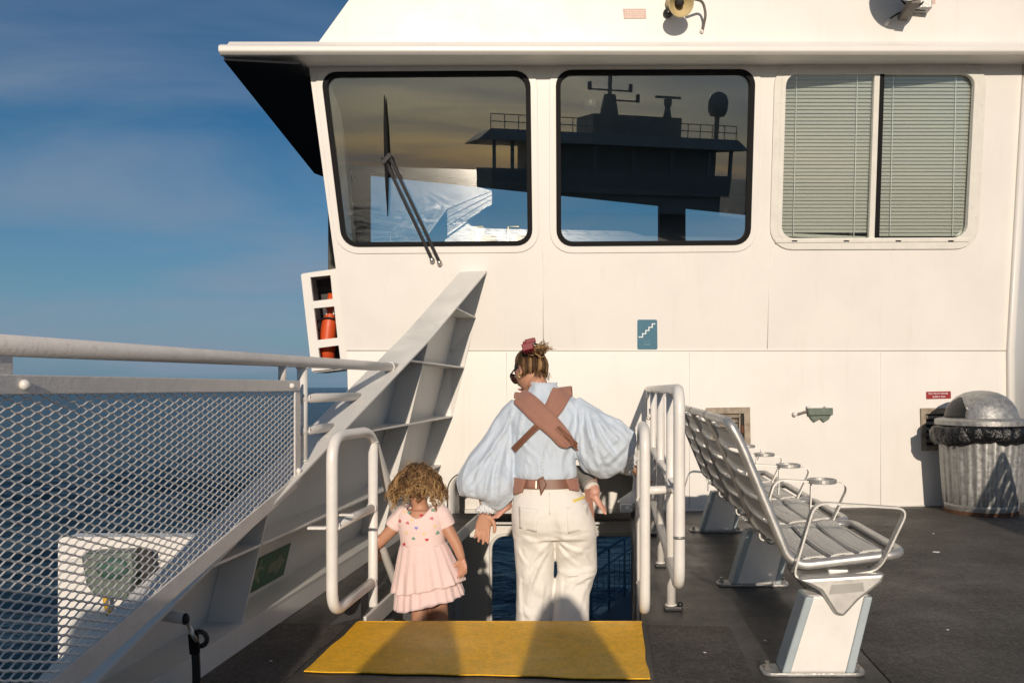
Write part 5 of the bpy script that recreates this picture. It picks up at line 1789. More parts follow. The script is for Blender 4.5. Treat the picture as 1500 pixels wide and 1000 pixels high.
def head_shape(g, c, M, s=1.0, female=True, nose=1.0):
    """cranium, jaw, nose, brow and ears; local x right, y face, z up"""
    NA, NB = 40, 28
    rings = []
    for i in range(NB + 1):
        ph = math.pi * (i + 0.03) / (NB + 0.06) - math.pi / 2
        ring = []
        for k in range(NA):
            th = 2 * math.pi * k / NA
            d = V((math.cos(ph) * math.cos(th), math.cos(ph) * math.sin(th), math.sin(ph)))
            x, y, z = d.x * 0.073, d.y * 0.094, d.z * 0.112
            if z < 0:                       # jaw narrows, chin comes forward
                t = -z / 0.112
                x *= 1 - 0.30 * t * t
                y = y * (1 - 0.18 * t) + 0.018 * t
                if y < 0: y *= 1 - 0.35 * t
            f = max(0, d.y)
            nx = math.exp(-(d.x / 0.16) ** 2)
            y += nose * f * 0.024 * nx * math.exp(-((z + 0.028) / 0.016) ** 2)        # nose tip
            y += nose * f * 0.010 * nx * math.exp(-((z + 0.005) / 0.024) ** 2)        # bridge
            y += f * 0.005 * math.exp(-(d.x / 0.4) ** 2) * math.exp(-((z + 0.062) / 0.010) ** 2)   # lips
            y -= f * 0.006 * math.exp(-((abs(d.x) - 0.42) / 0.16) ** 2) * math.exp(-((z - 0.002) / 0.014) ** 2)  # eye sockets
            y += f * 0.004 * math.exp(-((z - 0.026) / 0.012) ** 2)                    # brow
            ring.append(V(c) + M @ (V((x, y, z)) * s))
        rings.append(ring)
    g.loft(rings)
    for sd in (-1, 1):                     # ears
        e = V((sd * 0.074, -0.004, -0.010))
        er = Matrix.Rotation(R(sd * 28), 3, 'Z') @ Matrix.Rotation(R(-10), 3, 'X')
        g.ball(V(c) + M @ (e * s), (0.008 * s, 0.019 * s, 0.031 * s), 14, M=M @ er)
        g.ball(V(c) + M @ ((e + V((sd * 0.006, -0.006, 0.012))) * s), (0.006 * s, 0.014 * s, 0.016 * s), 10, M=M @ er)


def face_parts(c, M, s, body, m_lip):
    for sd in (-1, 1):
        e = obj('eye', G().ball(V(c) + M @ (V((sd * 0.030, 0.079, 0.002)) * s), 0.0105 * s, 12), EYEW, body, smooth=True)
        obj('iris', G().ball(V(c) + M @ (V((sd * 0.030, 0.0872, 0.002)) * s), 0.005 * s, 8), HAIRD, body, smooth=True)
    obj('lips', G().ball(V(c) + M @ (V((0, 0.099, -0.062)) * s), (0.022 * s, 0.007 * s, 0.0065 * s), 12, M=M), m_lip, body, smooth=True)


def slerp_dir(a, b, t):
    a, b = a.normalized(), b.normalized()
    w = math.acos(max(-1, min(1, a.dot(b))))
    if w < 1e-4:
        return a
    return (a * math.sin((1 - t) * w) + b * math.sin(t * w)) / math.sin(w)


def folds(g, segs, Yp, front=0.03):
    """raised and sunken folds in cloth along segments given in photo positions: x0, y0, x1, y1, width, height"""
    for i, p in enumerate(g.v):
        if p.y > Yp + front:
            continue
        x, y = VX + p.x / Yp * F, VY - (p.z - EYE) / Yp * F
        dsp = 0.0
        for x0, y0, x1, y1, w, h in segs:
            dx_, dy_ = x1 - x0, y1 - y0
            L2 = dx_ * dx_ + dy_ * dy_
            t = max(0, min(1, ((x - x0) * dx_ + (y - y0) * dy_) / L2))
            bow = 2.5 * math.sin(t * math.pi)
            ex, ey = x - x0 - dx_ * t + bow * dy_ / math.sqrt(L2), y - y0 - dy_ * t - bow * dx_ / math.sqrt(L2)
            d2 = ex * ex + ey * ey
            if d2 < 9 * w * w:
                # ridge with a sharper valley beside it
                sgn = (ex * dy_ - ey * dx_)
                k = h * math.sin(min(1, t * 3 + 0.25) * math.pi / 2) * (1 - 0.55 * t)
                dsp += k * (math.exp(-d2 / (w * w)) - 0.8 * math.exp(-((math.sqrt(d2) - 1.3 * w) / (0.7 * w)) ** 2) * (1 if sgn > 0 else 0))
        if dsp:
            g.v[i] = p + V((0, -dsp, 0))


# ------------------------------------------------------------------ the woman
random.seed(21)
YW = 3.96
woman = thing('person', 'woman in pale blue balloon-sleeved blouse and cream trousers going down the stairs', 'person', (-0.33, YW, -0.41))
Wp = lambda x, y, dy=0.0: P(x, y, YW + dy)
SW = F / YW
Mh = Matrix.Rotation(R(46), 3, 'Z') @ Matrix.Rotation(R(9), 3, 'Y') @ Matrix.Rotation(R(-27), 3, 'X')
Hc = Wp(777, 543, 0.10)
# skin: one continuous body
g = G()
head_shape(g, Hc, Mh, 0.97)
limb(g, [Hc + Mh @ V((0, -0.022, -0.07)), Wp(793, 574, 0.065), Wp(798, 590, 0.05)], [0.050, 0.049, 0.060], 4, 18)
tor = [(798, 592, 0.05, 0.12, 0.06), (798, 606, 0.04, 0.15, 0.075), (798, 640, 0.02, 0.135, 0.085), (799, 680, 0.0, 0.118, 0.078), (802, 715, 0.0, 0.135, 0.085), (809, 760, 0.0, 0.165, 0.095), (811, 785, 0.0, 0.15, 0.085)]
g.loft([ring_xy(Wp(x, y, dy), a, b, 28) for x, y, dy, a, b in tor])
limb(g, [Wp(756, 602, 0.04), Wp(728, 648, 0.02), Wp(708, 692, 0.0), Wp(709, 722, -0.02), Wp(712, 747, -0.03)], [0.034, 0.037, 0.036, 0.031, 0.0235], 4, 16)
limb(g, [Wp(842, 598, 0.04), Wp(872, 632, 0.0), Wp(900, 660, 0.0), Wp(914, 673, 0.05), Wp(926, 682, 0.10)], [0.032, 0.036, 0.036, 0.031, 0.0235], 4, 16)
hand(g, Wp(711, 750, -0.03), (-0.14, -0.05, -1), (0.10, -1, 0.1), 0.98, thumb_side=-1, curl=0.42, spread=0.09)
hand(g, Wp(927, 683, 0.10), (0.45, 0.35, -0.80), (0.8, 0.2, 0.5), 0.98, thumb_side=-1, curl=0.95, spread=0.08)
limb(g, [Wp(784, 775), Wp(783, 850), Wp(782, 920), Wp(782, 995), Wp(782, 1000)], [0.080, 0.060, 0.048, 0.036, 0.034], 4, 16)
limb(g, [Wp(840, 775), Wp(850, 838, 0.06), Wp(838, 900, -0.05), Wp(832, 938, -0.13)], [0.082, 0.060, 0.046, 0.034], 4, 16)
foot(g, Wp(782, 1003, 0.0), (-0.15, 1, 0), (0, 0, 1), 1.0, 0.235)
foot(g, Wp(832, 944, -0.13), (0.1, 1, -0.1), (0, 0, 1), 1.0, 0.235)
body = remesh(obj('body', g, SKIN, woman, smooth=True), 0.0042, 3)
face_parts(Hc, Mh, 0.97, body, LIPS)

# blouse: bodice with high collar and two gathered balloon sleeves
TR = [(795, 562, 0.060, 19, 0.057), (797, 570, 0.058, 22, 0.062), (799, 578, 0.052, 31, 0.068), (800, 584, 0.048, 45, 0.076), (799, 592, 0.042, 53, 0.088), (798, 605, 0.032, 56, 0.104), (797, 622, 0.022, 51, 0.114), (797, 640, 0.016, 47, 0.116), (797, 660, 0.010, 45.5, 0.113), (798, 680, 0.004, 45, 0.112), (799, 690, 0.0, 46, 0.115), (800, 697, 0.0, 45, 0.112), (800, 703, 0.0, 41, 0.101)]


def ring_at(tab, y):
    for a, b in zip(tab, tab[1:]):
        if a[1] <= y <= b[1]:
            t = (y - a[1]) / (b[1] - a[1])
            return [a[i] + (b[i] - a[i]) * t for i in range(5)]
    return list(tab[0] if y < tab[0][1] else tab[-1])


def back_pt(tab, x, y, off):
    """point of the back surface at photo position x, y, off metres proud"""
    cx, _, dy, hw_, b = ring_at(tab, y)
    t = max(-0.97, min(0.97, (x - cx) / hw_))
    yy = dy - b * math.sqrt(1 - t * t) - off
    q = P(x, y, YW + yy)
    # keep the silhouette position measured in the plane YW
    base = Wp(x, y)
    return V((base.x + t * off, YW + yy, base.z))


g = G()
rings = []
ysr = [562 + (703 - 562) * k / 46 for k in range(47)]
for y in ysr:
    cx, _, dy, hw_, b = ring_at(TR, y)
    gat = max(0, (y - 676) / 27)
    r = ring_xy(Wp(cx, y, dy), hw_ / SW, b, 72, 26, 0.016 * gat, 0.8, 2.25)
    rings.append(r)
crumple(rings, 0.006, 9, 3.3, (1.2, 1, 0.5))
crumple(rings, 0.0035, 24, 8.1, (1, 1, 0.35))
g.loft(rings)
# frilled collar edge
fr_ = ring_xy(Wp(795, 561, 0.06), 0.070, 0.062, 72, 18, 0.05)
g.tube([p + V((0, 0, 0.004 * math.sin(i * 1.7))) for i, p in enumerate(fr_)], 0.004, 6, closed=True)
pts, rad = dense([Wp(761, 592, 0.035), Wp(753, 605, 0.035), Wp(743, 622, 0.03), Wp(734, 643, 0.02), Wp(725, 667, 0.01), Wp(718, 690, 0.0), Wp(716, 709, -0.01), Wp(717, 724, -0.02), Wp(716, 735, -0.026), Wp(713, 740, -0.03), Wp(712, 744, -0.03)],
                 [0.048, 0.060, 0.068, 0.080, 0.106, 0.138, 0.150, 0.140, 0.092, 0.036, 0.030], 4)
sleeve(g, pts, rad, 0.80, 9, 0.026, 72, 1.0)
pts, rad = dense([Wp(838, 592, 0.035), Wp(846, 600, 0.03), Wp(856, 613, 0.02), Wp(866, 627, 0.01), Wp(876, 641, 0.0), Wp(886, 653, 0.0), Wp(896, 664, 0.01), Wp(904, 671, 0.03), Wp(910, 675, 0.05), Wp(915, 678, 0.06)],
                 [0.052, 0.064, 0.084, 0.114, 0.142, 0.154, 0.150, 0.122, 0.060, 0.032], 4)
sleeve(g, pts, rad, 0.72, 9, 0.028, 72, 4.0)
for _ in range(1):
    for i, p in enumerate(g.v):
        q = p * 16
        n_ = noise.noise(V((q.x, q.y, q.z * 0.45 + 2))) * 0.011 + noise.noise(V((q.x * 2.1, q.y * 2.1, q.z * 0.8 + 7))) * 0.006
        g.v[i] = p + V((n_ * 0.6, -n_, n_ * 0.3))
folds(g, [(752, 600, 716, 722, 3.2, 0.018), (746, 625, 733, 736, 3.2, 0.016), (740, 628, 697, 712, 3.5, 0.018), (754, 640, 750, 730, 3.2, 0.014), (733, 650, 686, 705, 3.0, 0.014), (728, 655, 722, 735, 2.8, 0.012),
          (850, 600, 858, 692, 3.4, 0.016), (858, 603, 884, 694, 3.5, 0.018), (866, 606, 908, 676, 3.6, 0.018), (872, 604, 922, 655, 3.4, 0.015), (848, 625, 846, 690, 3.0, 0.012), (905, 640, 872, 694, 3.2, 0.012), (920, 650, 880, 690, 3.0, 0.010),
          (764, 640, 792, 668, 3.0, 0.010), (804, 640, 793, 696, 2.8, 0.011), (812, 652, 810, 696, 2.6, 0.010), (832, 650, 824, 692, 2.8, 0.010), (770, 602, 762, 655, 3.0, 0.010), (778, 668, 774, 696, 2.4, 0.009), (838, 610, 832, 660, 3.0, 0.010)], YW)
blouse = remesh(obj('blouse', g, SHIRT, woman, smooth=True), 0.0055, 2)


def ruffle(c, d, r0, r1, h, nm, par, m, n=90):
    d = V(d).normalized()
    u = d.orthogonal().normalized()
    w = d.cross(u)
    rings = []
    for i in range(5):
        t = i / 4
        rings.append([V(c) + d * (h * t) + (u * math.cos(2 * math.pi * k / n) + w * math.sin(2 * math.pi * k / n)) * (r0 + (r1 - r0) * t + 0.010 * t * math.sin(k * 2 * math.pi * 15 / n + i * 0.3) + 0.006 * t * noise.noise(V((k * 0.4, i, 2)))) + d * (0.006 * t * math.sin(k * 1.9)) for k in range(n)])
    gg = G()
    gg.loft(rings, cap=False)
    o = obj(nm, gg, m, par, smooth=True)
    o.modifiers.new('solid', 'SOLIDIFY').thickness = 0.0025
    return o


ruffle(Wp(713, 737, -0.03), (-0.10, 0, -1), 0.026, 0.046, 0.040, 'lace_cuff', blouse, LACE)
ruffle(Wp(912, 674, 0.05), (0.75, 0.45, -0.45), 0.026, 0.052, 0.050, 'lace_cuff', blouse, LACE)
# row of buttons gathered down the lower back
for k in range(6):
    obj('button', G().ball(back_pt(TR, 797 + 0.4 * k, 668 + k * 5, 0.004), 0.0045, 8), LACE, blouse, smooth=True)

# trousers
PT = [(800, 697, 0.0, 41.5, 0.104), (801, 706, 0.0, 43.5, 0.108), (803, 720, -0.004, 49, 0.118), (806, 738, -0.012, 55, 0.132), (809, 756, -0.014, 59, 0.138), (812, 772, -0.008, 61.5, 0.134), (813, 786, 0.0, 61.5, 0.118)]
g = G()
rings = []
for k in range(26):
    y = 697 + (786 - 697) * k / 25
    cx, _, dy, hw_, b = ring_at(PT, y)
    r = ring_xy(Wp(cx, y, dy), hw_ / SW, b, 72, sq=2.3)
    # cleft between the buttocks
    for i, p in enumerate(r):
        if p.y < YW + dy:
            xx = (p.x - Wp(cx + 3, y).x)
            amt = 0.022 * max(0, min(1, (y - 728) / 40))
            r[i] = p + V((0, amt * math.exp(-(xx / 0.022) ** 2), 0))
    rings.append(r)
g.loft(rings)
LL = [(785, 762, 0.0, 30, 0.118), (784, 785, 0.0, 30.5, 0.108), (783, 810, 0.0, 28.5, 0.098), (783, 840, 0.0, 27, 0.092), (783, 875, 0.0, 27, 0.090), (782, 912, 0.0, 27, 0.092), (782, 955, 0.0, 27.5, 0.094), (782, 985, 0.0, 28, 0.096), (782, 1000, 0.0, 28, 0.096)]
RL = [(841, 762, 0.0, 31, 0.118), (842, 785, 0.01, 31.5, 0.108), (843, 806, 0.03, 30.5, 0.100), (845, 824, 0.05, 29.5, 0.098), (846, 836, 0.055, 29, 0.098), (842, 848, 0.04, 28, 0.094), (839, 870, 0.0, 26.5, 0.092), (836, 900, -0.06, 26, 0.092), (833, 928, -0.12, 27, 0.094), (832, 936, -0.135, 27, 0.094)]
for tab, sd in ((LL, 1.0), (RL, 5.0)):
    rings = []
    n_ = 60
    y0_, y1_ = tab[0][1], tab[-1][1]
    for k in range(n_ + 1):
        y = y0_ + (y1_ - y0_) * k / n_
        cx, _, dy, hw_, b = ring_at(tab, y)
        rings.append(ring_xy(Wp(cx, y, dy), hw_ / SW, b, 56, sq=2.2))
    crumple(rings, 0.009, 8, sd, (1.2, 1, 0.4))
    # diagonal drag lines
    for r in rings:
        for i, p in enumerate(r):
            s_ = math.sin((p.z * 34 + p.x * 22 * (1 if sd < 3 else -1)) + 2 * noise.noise(p * 6))
            r[i] = p + V((0, -0.008 * max(0, s_) ** 2, 0))
    g.loft(rings)
for (yk, amp_, lab_) in ((838, 0.016, 0), (846, 0.010, 0), (790, 0.008, 1)):
    for i, p in enumerate(g.v):
        px_ = VX + p.x / YW * F
        py_ = VY - (p.z - EYE) / YW * F
        if lab_ == 0 and px_ > 812:
            g.v[i] = p + V((0.0, -amp_ * math.exp(-((py_ - yk - 0.12 * (px_ - 840)) / 3.2) ** 2), 0))
folds(g, [(812, 785, 770, 836, 3.2, 0.014), (810, 792, 782, 850, 3.0, 0.012), (772, 782, 808, 783, 3.0, 0.012), (816, 786, 862, 806, 3.2, 0.013), (816, 792, 850, 826, 3.0, 0.012), (820, 780, 866, 778, 3.0, 0.010), (806, 745, 772, 770, 3.0, 0.007),
          (762, 800, 778, 822, 2.8, 0.010), (792, 820, 776, 880, 3.2, 0.011), (764, 840, 768, 905, 3.2, 0.009), (800, 850, 795, 910, 2.8, 0.009), (872, 834, 828, 842, 3.0, 0.020), (870, 840, 836, 856, 2.8, 0.014), (866, 848, 850, 884, 3.0, 0.010), (824, 842, 828, 900, 2.8, 0.010), (858, 808, 872, 832, 2.8, 0.010), (770, 880, 790, 905, 3.0, 0.009)], YW, 0.08)
trou = remesh(obj('trousers', g, TROUS, woman, smooth=True), 0.006, 2)


def patch(name, quad, tab, off, m, par, nx=8, ny=8, th=0.003):
    """cloth patch lying on the back surface; quad given in photo positions"""
    (a, b, c, d) = quad
    vs, fs = [], []
    for j in range(ny + 1):
        for i in range(nx + 1):
            u, v = i / nx, j / ny
            x = (a[0] * (1 - u) + b[0] * u) * (1 - v) + (d[0] * (1 - u) + c[0] * u) * v
            y = (a[1] * (1 - u) + b[1] * u) * (1 - v) + (d[1] * (1 - u) + c[1] * u) * v
            vs.append(back_pt(tab, x, y, off))
    for j in range(ny):
        for i in range(nx):
            k = j * (nx + 1) + i
            fs.append((k, k + 1, k + nx + 2, k + nx + 1))
    o = obj(name, G().add(vs, fs), m, par, smooth=True)
    s = o.modifiers.new('solid', 'SOLIDIFY'); s.thickness = th; s.offset = 0
    return o


patch('back_pocket', [(831, 737), (861, 733), (859, 769), (834, 774)], PT, 0.0045, TROUS, trou)
patch('back_pocket', [(765, 737), (793, 738), (791, 772), (766, 768)], PT, 0.0045, TROUS, trou)
patch('yellow_label', [(839, 727.5), (855, 723.5), (855.5, 727), (840, 731)], PT, 0.007, mat('pale_yellow_label', (0.75, 0.58, 0.14), 0.7), trou, 6, 3)
patch('waistband', [(762, 700), (840, 700), (842, 713), (761, 713)], PT, 0.003, TROUS, trou, 20, 4)
obj('seat_seam', G().tube([back_pt(PT, 808 + 0.25 * k, 716 + k * 6, 0.0015) for k in range(6)], 0.0022, 6), TROUS, trou, smooth=True)
for x, y, dy in ((782, 1006, 0.06), (832, 947, -0.07)):
    c = Wp(x, y, dy)
    sh = [(-0.13, 0.030, 0.035), (-0.08, 0.038, 0.045), (0.0, 0.042, 0.045), (0.08, 0.047, 0.036), (0.13, 0.040, 0.026), (0.155, 0.022, 0.016)]
    obj('shoe', G().loft([[V((c.x + a * math.cos(k * math.pi / 8), c.y + t, max(c.z - 0.028, c.z - 0.02 + b * math.sin(k * math.pi / 8)))) for k in range(16)] for t, a, b in sh]), SHOE, woman, smooth=True)

# hair: cap, combed strands up to a bun, loose tufts
hair = G()
rings = []
for i in range(15):
    ph = -0.42 + (math.pi / 2 + 0.42) * i / 14
    ring = []
    for k in range(36):
        th = 2 * math.pi * k / 36
        d = V((math.cos(ph) * math.cos(th), math.cos(ph) * math.sin(th), math.sin(ph)))
        lift = max(0, d.y) * 0.55            # hairline rises over the forehead
        if d.y > 0 and ph < 0.5:
            d = V((d.x, d.y, max(d.z, 0.40 * d.y / max(0.2, math.cos(ph))))).normalized()
        q = V((d.x * 0.0775, d.y * 0.099 - 0.004, d.z * 0.118 + 0.001))
        if q.z < -0.02 and d.y < -0.2:
            q.y *= 0.93
        ring.append(Hc + Mh @ (q * (0.97 if i > 4 else 0.925 + 0.009 * i)))
    rings.append(ring)
hair.loft(rings, mi=0)
bunL = V((0.0, -0.038, 0.108))
for k in range(1500):
    th = random.uniform(0, 2 * math.pi)
    zlow = -0.46 + random.uniform(-0.10, 0.22) if math.sin(th) < 0.1 else 0.25 + 0.35 * math.sin(th)
    if random.random() < 0.25:
        zlow += random.uniform(0, 0.5)
    d0 = V((math.cos(th), math.sin(th), zlow)).normalized()
    d1 = V((bunL.x / 0.078, bunL.y / 0.099, bunL.z / 0.118)).normalized()
    j = random.uniform(-0.10, 0.10)
    d1 = (d1 + V((math.cos(th) * 0.12, math.sin(th) * 0.12, 0))).normalized()
    pts = []
    lift = random.uniform(-0.001, 0.0045)
    lock = noise.noise(V((math.cos(th) * 4.5, math.sin(th) * 4.5, zlow * 2.5)))
    j += lock * 0.5
    for m in range(8):
        t = m / 7
        d = slerp_dir(d0, d1, t)
        bul = 1 + lift / 0.09 * min(1, t * 3) + 0.012 * math.sin(t * math.pi) - 0.045 * max(0, 1 - t * 4)
        q = V((d.x * 0.0785, d.y * 0.1 - 0.004, d.z * 0.119)) * (0.97 * bul)
        q += V((j * 0.03 * math.sin(t * math.pi), 0.0, 0.004 * lock * math.sin(t * math.pi)))
        pts.append(Hc + Mh @ q)
    hair.tube(pts, [0.0006, 0.0010, 0.0012, 0.0012, 0.0012, 0.0011, 0.0010, 0.0008], 4, mi=(0 if lock + random.gauss(0, 0.22) < 0.02 else (1 if lock + random.gauss(0, 0.22) < 0.34 else 2)))
# bun: coiled loops
bc = Wp(785, 513, 0.03)
for k in range(110):
    a0 = random.uniform(0, 6.28)
    rr = random.uniform(0.016, 0.034)
    tilt = Matrix.Rotation(random.uniform(-0.7, 0.7), 3, 'X') @ Matrix.Rotation(random.uniform(-0.7, 0.7), 3, 'Y')
    cc = bc + V((random.gauss(0, 0.014), random.gauss(0, 0.012), random.gauss(0, 0.009)))
    pts = []
    for m in range(9):
        a = a0 + m * 0.42
        pts.append(cc + tilt @ V((math.cos(a) * rr, math.sin(a) * rr, 0.004 * math.sin(a * 2))))
    hair.tube(pts, 0.0019, 4, mi=random.choice((0, 1, 1, 1, 2, 2)))
for k in range(70):
    s0 = Wp(random.gauss(794, 3), random.gauss(512, 2.5), 0.02)
    dd = V((random.uniform(-0.1, 0.9), random.uniform(-0.5, 0.3), random.uniform(0.0, 1.0))).normalized()
    ln = random.uniform(0.02, 0.055)
    cv = V((random.uniform(-0.3, 0.9), random.uniform(-0.3, 0.3), random.uniform(-0.9, 0.3)))
    hair.tube([s0, s0 + dd * ln * 0.4, s0 + dd * ln * 0.75 + cv * ln * 0.12, s0 + dd * ln + cv * ln * 0.35], [0.0018, 0.0016, 0.0013, 0.0007], 4, mi=random.choice((1, 1, 2, 2)))
for k in range(60):                        # wisps at the nape
    s0 = Hc + Mh @ V((random.uniform(-0.05, 0.05), -0.078, random.uniform(-0.06, -0.035)))
    dd = V((random.uniform(-0.5, 0.5), -0.25, -1)).normalized()
    ln = random.uniform(0.015, 0.04)
    hair.tube([s0, s0 + dd * ln * 0.5, s0 + dd * ln + V((random.uniform(-0.008, 0.008), 0, 0))], [0.0014, 0.0011, 0.0005], 3, mi=random.choice((0, 1, 1)))
ho = obj('hair', hair, [HAIRD, HAIRM, HAIRL], woman, smooth=True, weld=False)
# claw clip
cl = Wp(773, 504.5, -0.03)
Mc = Matrix.Rotation(R(-14), 3, 'Y')
def cbox(x0, x1, z0, z1, y0, y1):
    return [cl + Mc @ V((x, y, z)) for (x, y, z) in ((x0, y0, z0), (x1, y0, z0), (x1, y1, z0), (x0, y1, z0))], [cl + Mc @ V((x, y, z)) for (x, y, z) in ((x0, y0, z1), (x1, y0, z1), (x1, y1, z1), (x0, y1, z1))]
g = G()
g.hexa(*cbox(-0.030, 0.026, -0.028, 0.008, -0.016, 0.0))
g.hexa(*cbox(-0.010, 0.042, 0.002, 0.026, -0.010, 0.022))
g.hexa(*cbox(-0.022, 0.012, 0.006, 0.020, -0.004, 0.030))
co2 = obj('hair_clip', g, CLIP, woman, bevel=0.004)
for k in range(5):
    obj('claw_tooth', G().tube([cl + Mc @ V((-0.024 + k * 0.012, -0.012, -0.026)), cl + Mc @ V((-0.022 + k * 0.012, 0.0, -0.044))], [0.003, 0.0015], 6), CLIP, co2)
# sunglasses
sgl = thing('sunglasses', 'dark brown sunglasses worn by the woman', 'sunglasses', tuple(Hc))
hl_ = lambda x, y, z: Hc + Mh @ (V((x, y, z)) * 0.97)
for sd in (-1, 1):
    lp = [hl_(sd * 0.034 + 0.031 * math.cos(a), 0.098 - 0.010 * abs(math.cos(a)) * (1 if math.cos(a) * sd > 0 else 0) , -0.004 + 0.026 * math.sin(a)) for a in [k * math.pi / 10 for k in range(20)]]
    obj('rim', G().tube(lp, 0.0038, 8, closed=True), SUNGL, sgl, smooth=True)
    o = obj('lens', G().add(lp, [list(range(20))]), LENS, sgl)
    o.modifiers.new('solid', 'SOLIDIFY').thickness = 0.002
    obj('temple', G().bar([hl_(sd * 0.066, 0.088, 0.006), hl_(sd * 0.079, 0.04, 0.008), hl_(sd * 0.081, 0.0, 0.010), hl_(sd * 0.078, -0.02, -0.004)], 0.009, 0.004, tuple(Mh @ V((0, 0, 1)))), SUNGL, sgl, bevel=0.001)
obj('bridge', G().tube([hl_(-0.008, 0.103, 0.004), hl_(0, 0.107, 0.006), hl_(0.008, 0.103, 0.004)], 0.0035, 6), SUNGL, sgl, smooth=True)
obj('earring', G().tube([hl_(-0.083, -0.002, -0.044) + V((0.008 * math.cos(a), 0, 0.010 * math.sin(a))) for a in [k * math.pi / 6 for k in range(12)]], 0.0016, 5, closed=True), mat('gold', (0.6, 0.42, 0.16), 0.25, metal=1.0), woman, smooth=True)

# baby carrier: crossed padded straps, waist belt, front panel
car = thing('baby_carrier', 'tan baby carrier with straps crossed over the woman\'s back and a waist belt', 'baby carrier', tuple(Wp(800, 705)))


def ribbon(name, path, tab, width, off, m, par, pad=0.006, nseg=26, ncross=17):
    """padded strap lying on the back; path and width in photo positions"""
    P_, W_ = dense([V((x, y, 0)) for x, y in path], width, 7)
    rows_t, rows_b = [], []
    for i, p in enumerate(P_):
        t = (P_[min(i + 1, len(P_) - 1)] - P_[max(i - 1, 0)]).normalized()
        nrm = V((-t.y, t.x, 0))
        rt, rb = [], []
        for j in range(ncross):
            s = j / (ncross - 1) * 2 - 1
            q = p + nrm * (s * W_[i] / 2)
            groove = 0.0045 * (math.exp(-((s - 0.28) / 0.10) ** 2) + math.exp(-((s + 0.28) / 0.10) ** 2))
            o_ = off + pad * (1 - abs(s) ** 4) - groove
            rt.append(back_pt(tab, q.x, q.y, o_))
            rb.append(back_pt(tab, q.x, q.y, off - 0.004))
        rows_t.append(rt + rb[::-1])
    return obj(name, G().loft(rows_t), m, par, smooth=True, angle=60)


ribbon('shoulder_strap', [(822, 571), (819, 580), (812, 596), (803, 610), (795, 620)], TR, [27, 28, 26, 22, 16], 0.010, STRAP, car, 0.009)
ribbon('webbing', [(797, 616), (786, 627), (772, 642), (758, 657)], TR, [10, 9, 8.5, 9], 0.015, LEATHER, car, 0.003)
ribbon('shoulder_strap', [(766, 580), (776, 588), (790, 602), (805, 617), (818, 632), (827, 645), (831, 651)], TR, [25, 27, 28, 27, 24, 21, 13], 0.021, STRAP, car, 0.010)
ribbon('webbing', [(815, 624), (826, 637), (836, 649), (843, 658)], TR, [8, 8, 8, 8], 0.030, LEATHER, car, 0.002)
for sd, (x, y) in ((-1, (766, 580)), (1, (822, 571))):     # straps going over the shoulders
    b0 = back_pt(TR, x, y, 0.012)
    obj('strap_over', G().bar(bend([b0 + V((0, 0.0, -0.012)), b0 + V((0.0, 0.022, 0.012)), b0 + V((0.0, 0.075, 0.014)), b0 + V((0, 0.13, -0.03)), b0 + V((0, 0.17, -0.15)), b0 + V((0, 0.20, -0.22))], 0.04, 5), 0.074, 0.008, (1, 0, 0.12 * sd)), STRAP, car, smooth=True, bevel=0.004)
BT = [(c[0], c[1], c[2], c[3] + 1.5, c[4] + 0.006) for c in PT]
g = G()
rings = []
for y, o_ in ((698.5, 0.0), (698.2, 0.007), (711.3, 0.007), (711, 0.0)):
    cx, _, dy, hw_, b = ring_at(BT, y)
    rings.append(ring_xy(Wp(cx, y, dy), hw_ / SW + o_, b + o_, 64, sq=2.25))
g.loft(rings, cap=False)
obj('waist_belt', g, LEATHER, car, smooth=True, angle=40)
patch('hip_pad', [(758, 697), (776, 699), (771, 716), (759, 721)], BT, 0.012, STRAP, car, 8, 6, 0.012)
patch('hip_pad', [(828, 699), (843, 698), (846, 716), (834, 713)], BT, 0.012, STRAP, car, 8, 6, 0.012)
patch('buckle', [(779, 698.5), (790, 699), (790, 711), (779, 710.5)], BT, 0.012, STRAP, car, 4, 3, 0.010)
obj('buckle_bar', G().tube([back_pt(BT, 790.5, 700, 0.018), back_pt(BT, 790.5, 710, 0.018)], 0.003, 6), STEEL, car)
patch('belt_knot', [(793, 697), (799, 693), (804, 705), (797, 719)], BT, 0.018, LEATHER, car, 5, 5, 0.014)
obj('belt_tail', G().bar([Wp(861, 716, -0.02), Wp(864, 740, 0.0), Wp(866, 765, 0.02), Wp(869, 788, 0.03)], 0.035, 0.007, (1, 0, 0)), STRAP, car, bevel=0.002)
g = G()
rings = []
for y, a, b in ((600, 0.10, 0.03), (625, 0.14, 0.05), (660, 0.15, 0.06), (690, 0.14, 0.06), (708, 0.12, 0.04)):
    rings.append(ring_xy(Wp(799, y, 0.27), a, b, 28))
g.loft(rings)
obj('front_panel', g, STRAP, car, smooth=True)

# the baby in the carrier, only its feet showing
baby = thing('person', 'baby in the carrier with bare feet showing at both sides of the woman', 'person', tuple(Wp(800, 715, 0.2)))
g = G()
Mb = Matrix.Rotation(R(180 + 10), 3, 'Z')
Hb = Wp(800, 596, 0.235)
head_shape(g, Hb, Mb, 0.66)
limb(g, [Hb - V((0, 0, 0.04)), Wp(800, 622, 0.24), Wp(800, 660, 0.24), Wp(800, 700, 0.22)], [0.035, 0.07, 0.085, 0.085], 4, 18)
limb(g, [Wp(780, 700, 0.22), Wp(750, 700, 0.14), Wp(744, 722, 0.05), Wp(742, 737, 0.0)], [0.055, 0.047, 0.034, 0.026], 4, 14)
limb(g, [Wp(820, 700, 0.22), Wp(856, 698, 0.12), Wp(866, 712, 0.03), Wp(872, 722, -0.01)], [0.055, 0.047, 0.036, 0.027], 4, 14)
foot(g, Wp(742, 739, 0.0), (-0.55, -0.5, -0.35), (-0.3, -0.5, 1), 1.0, 0.115)
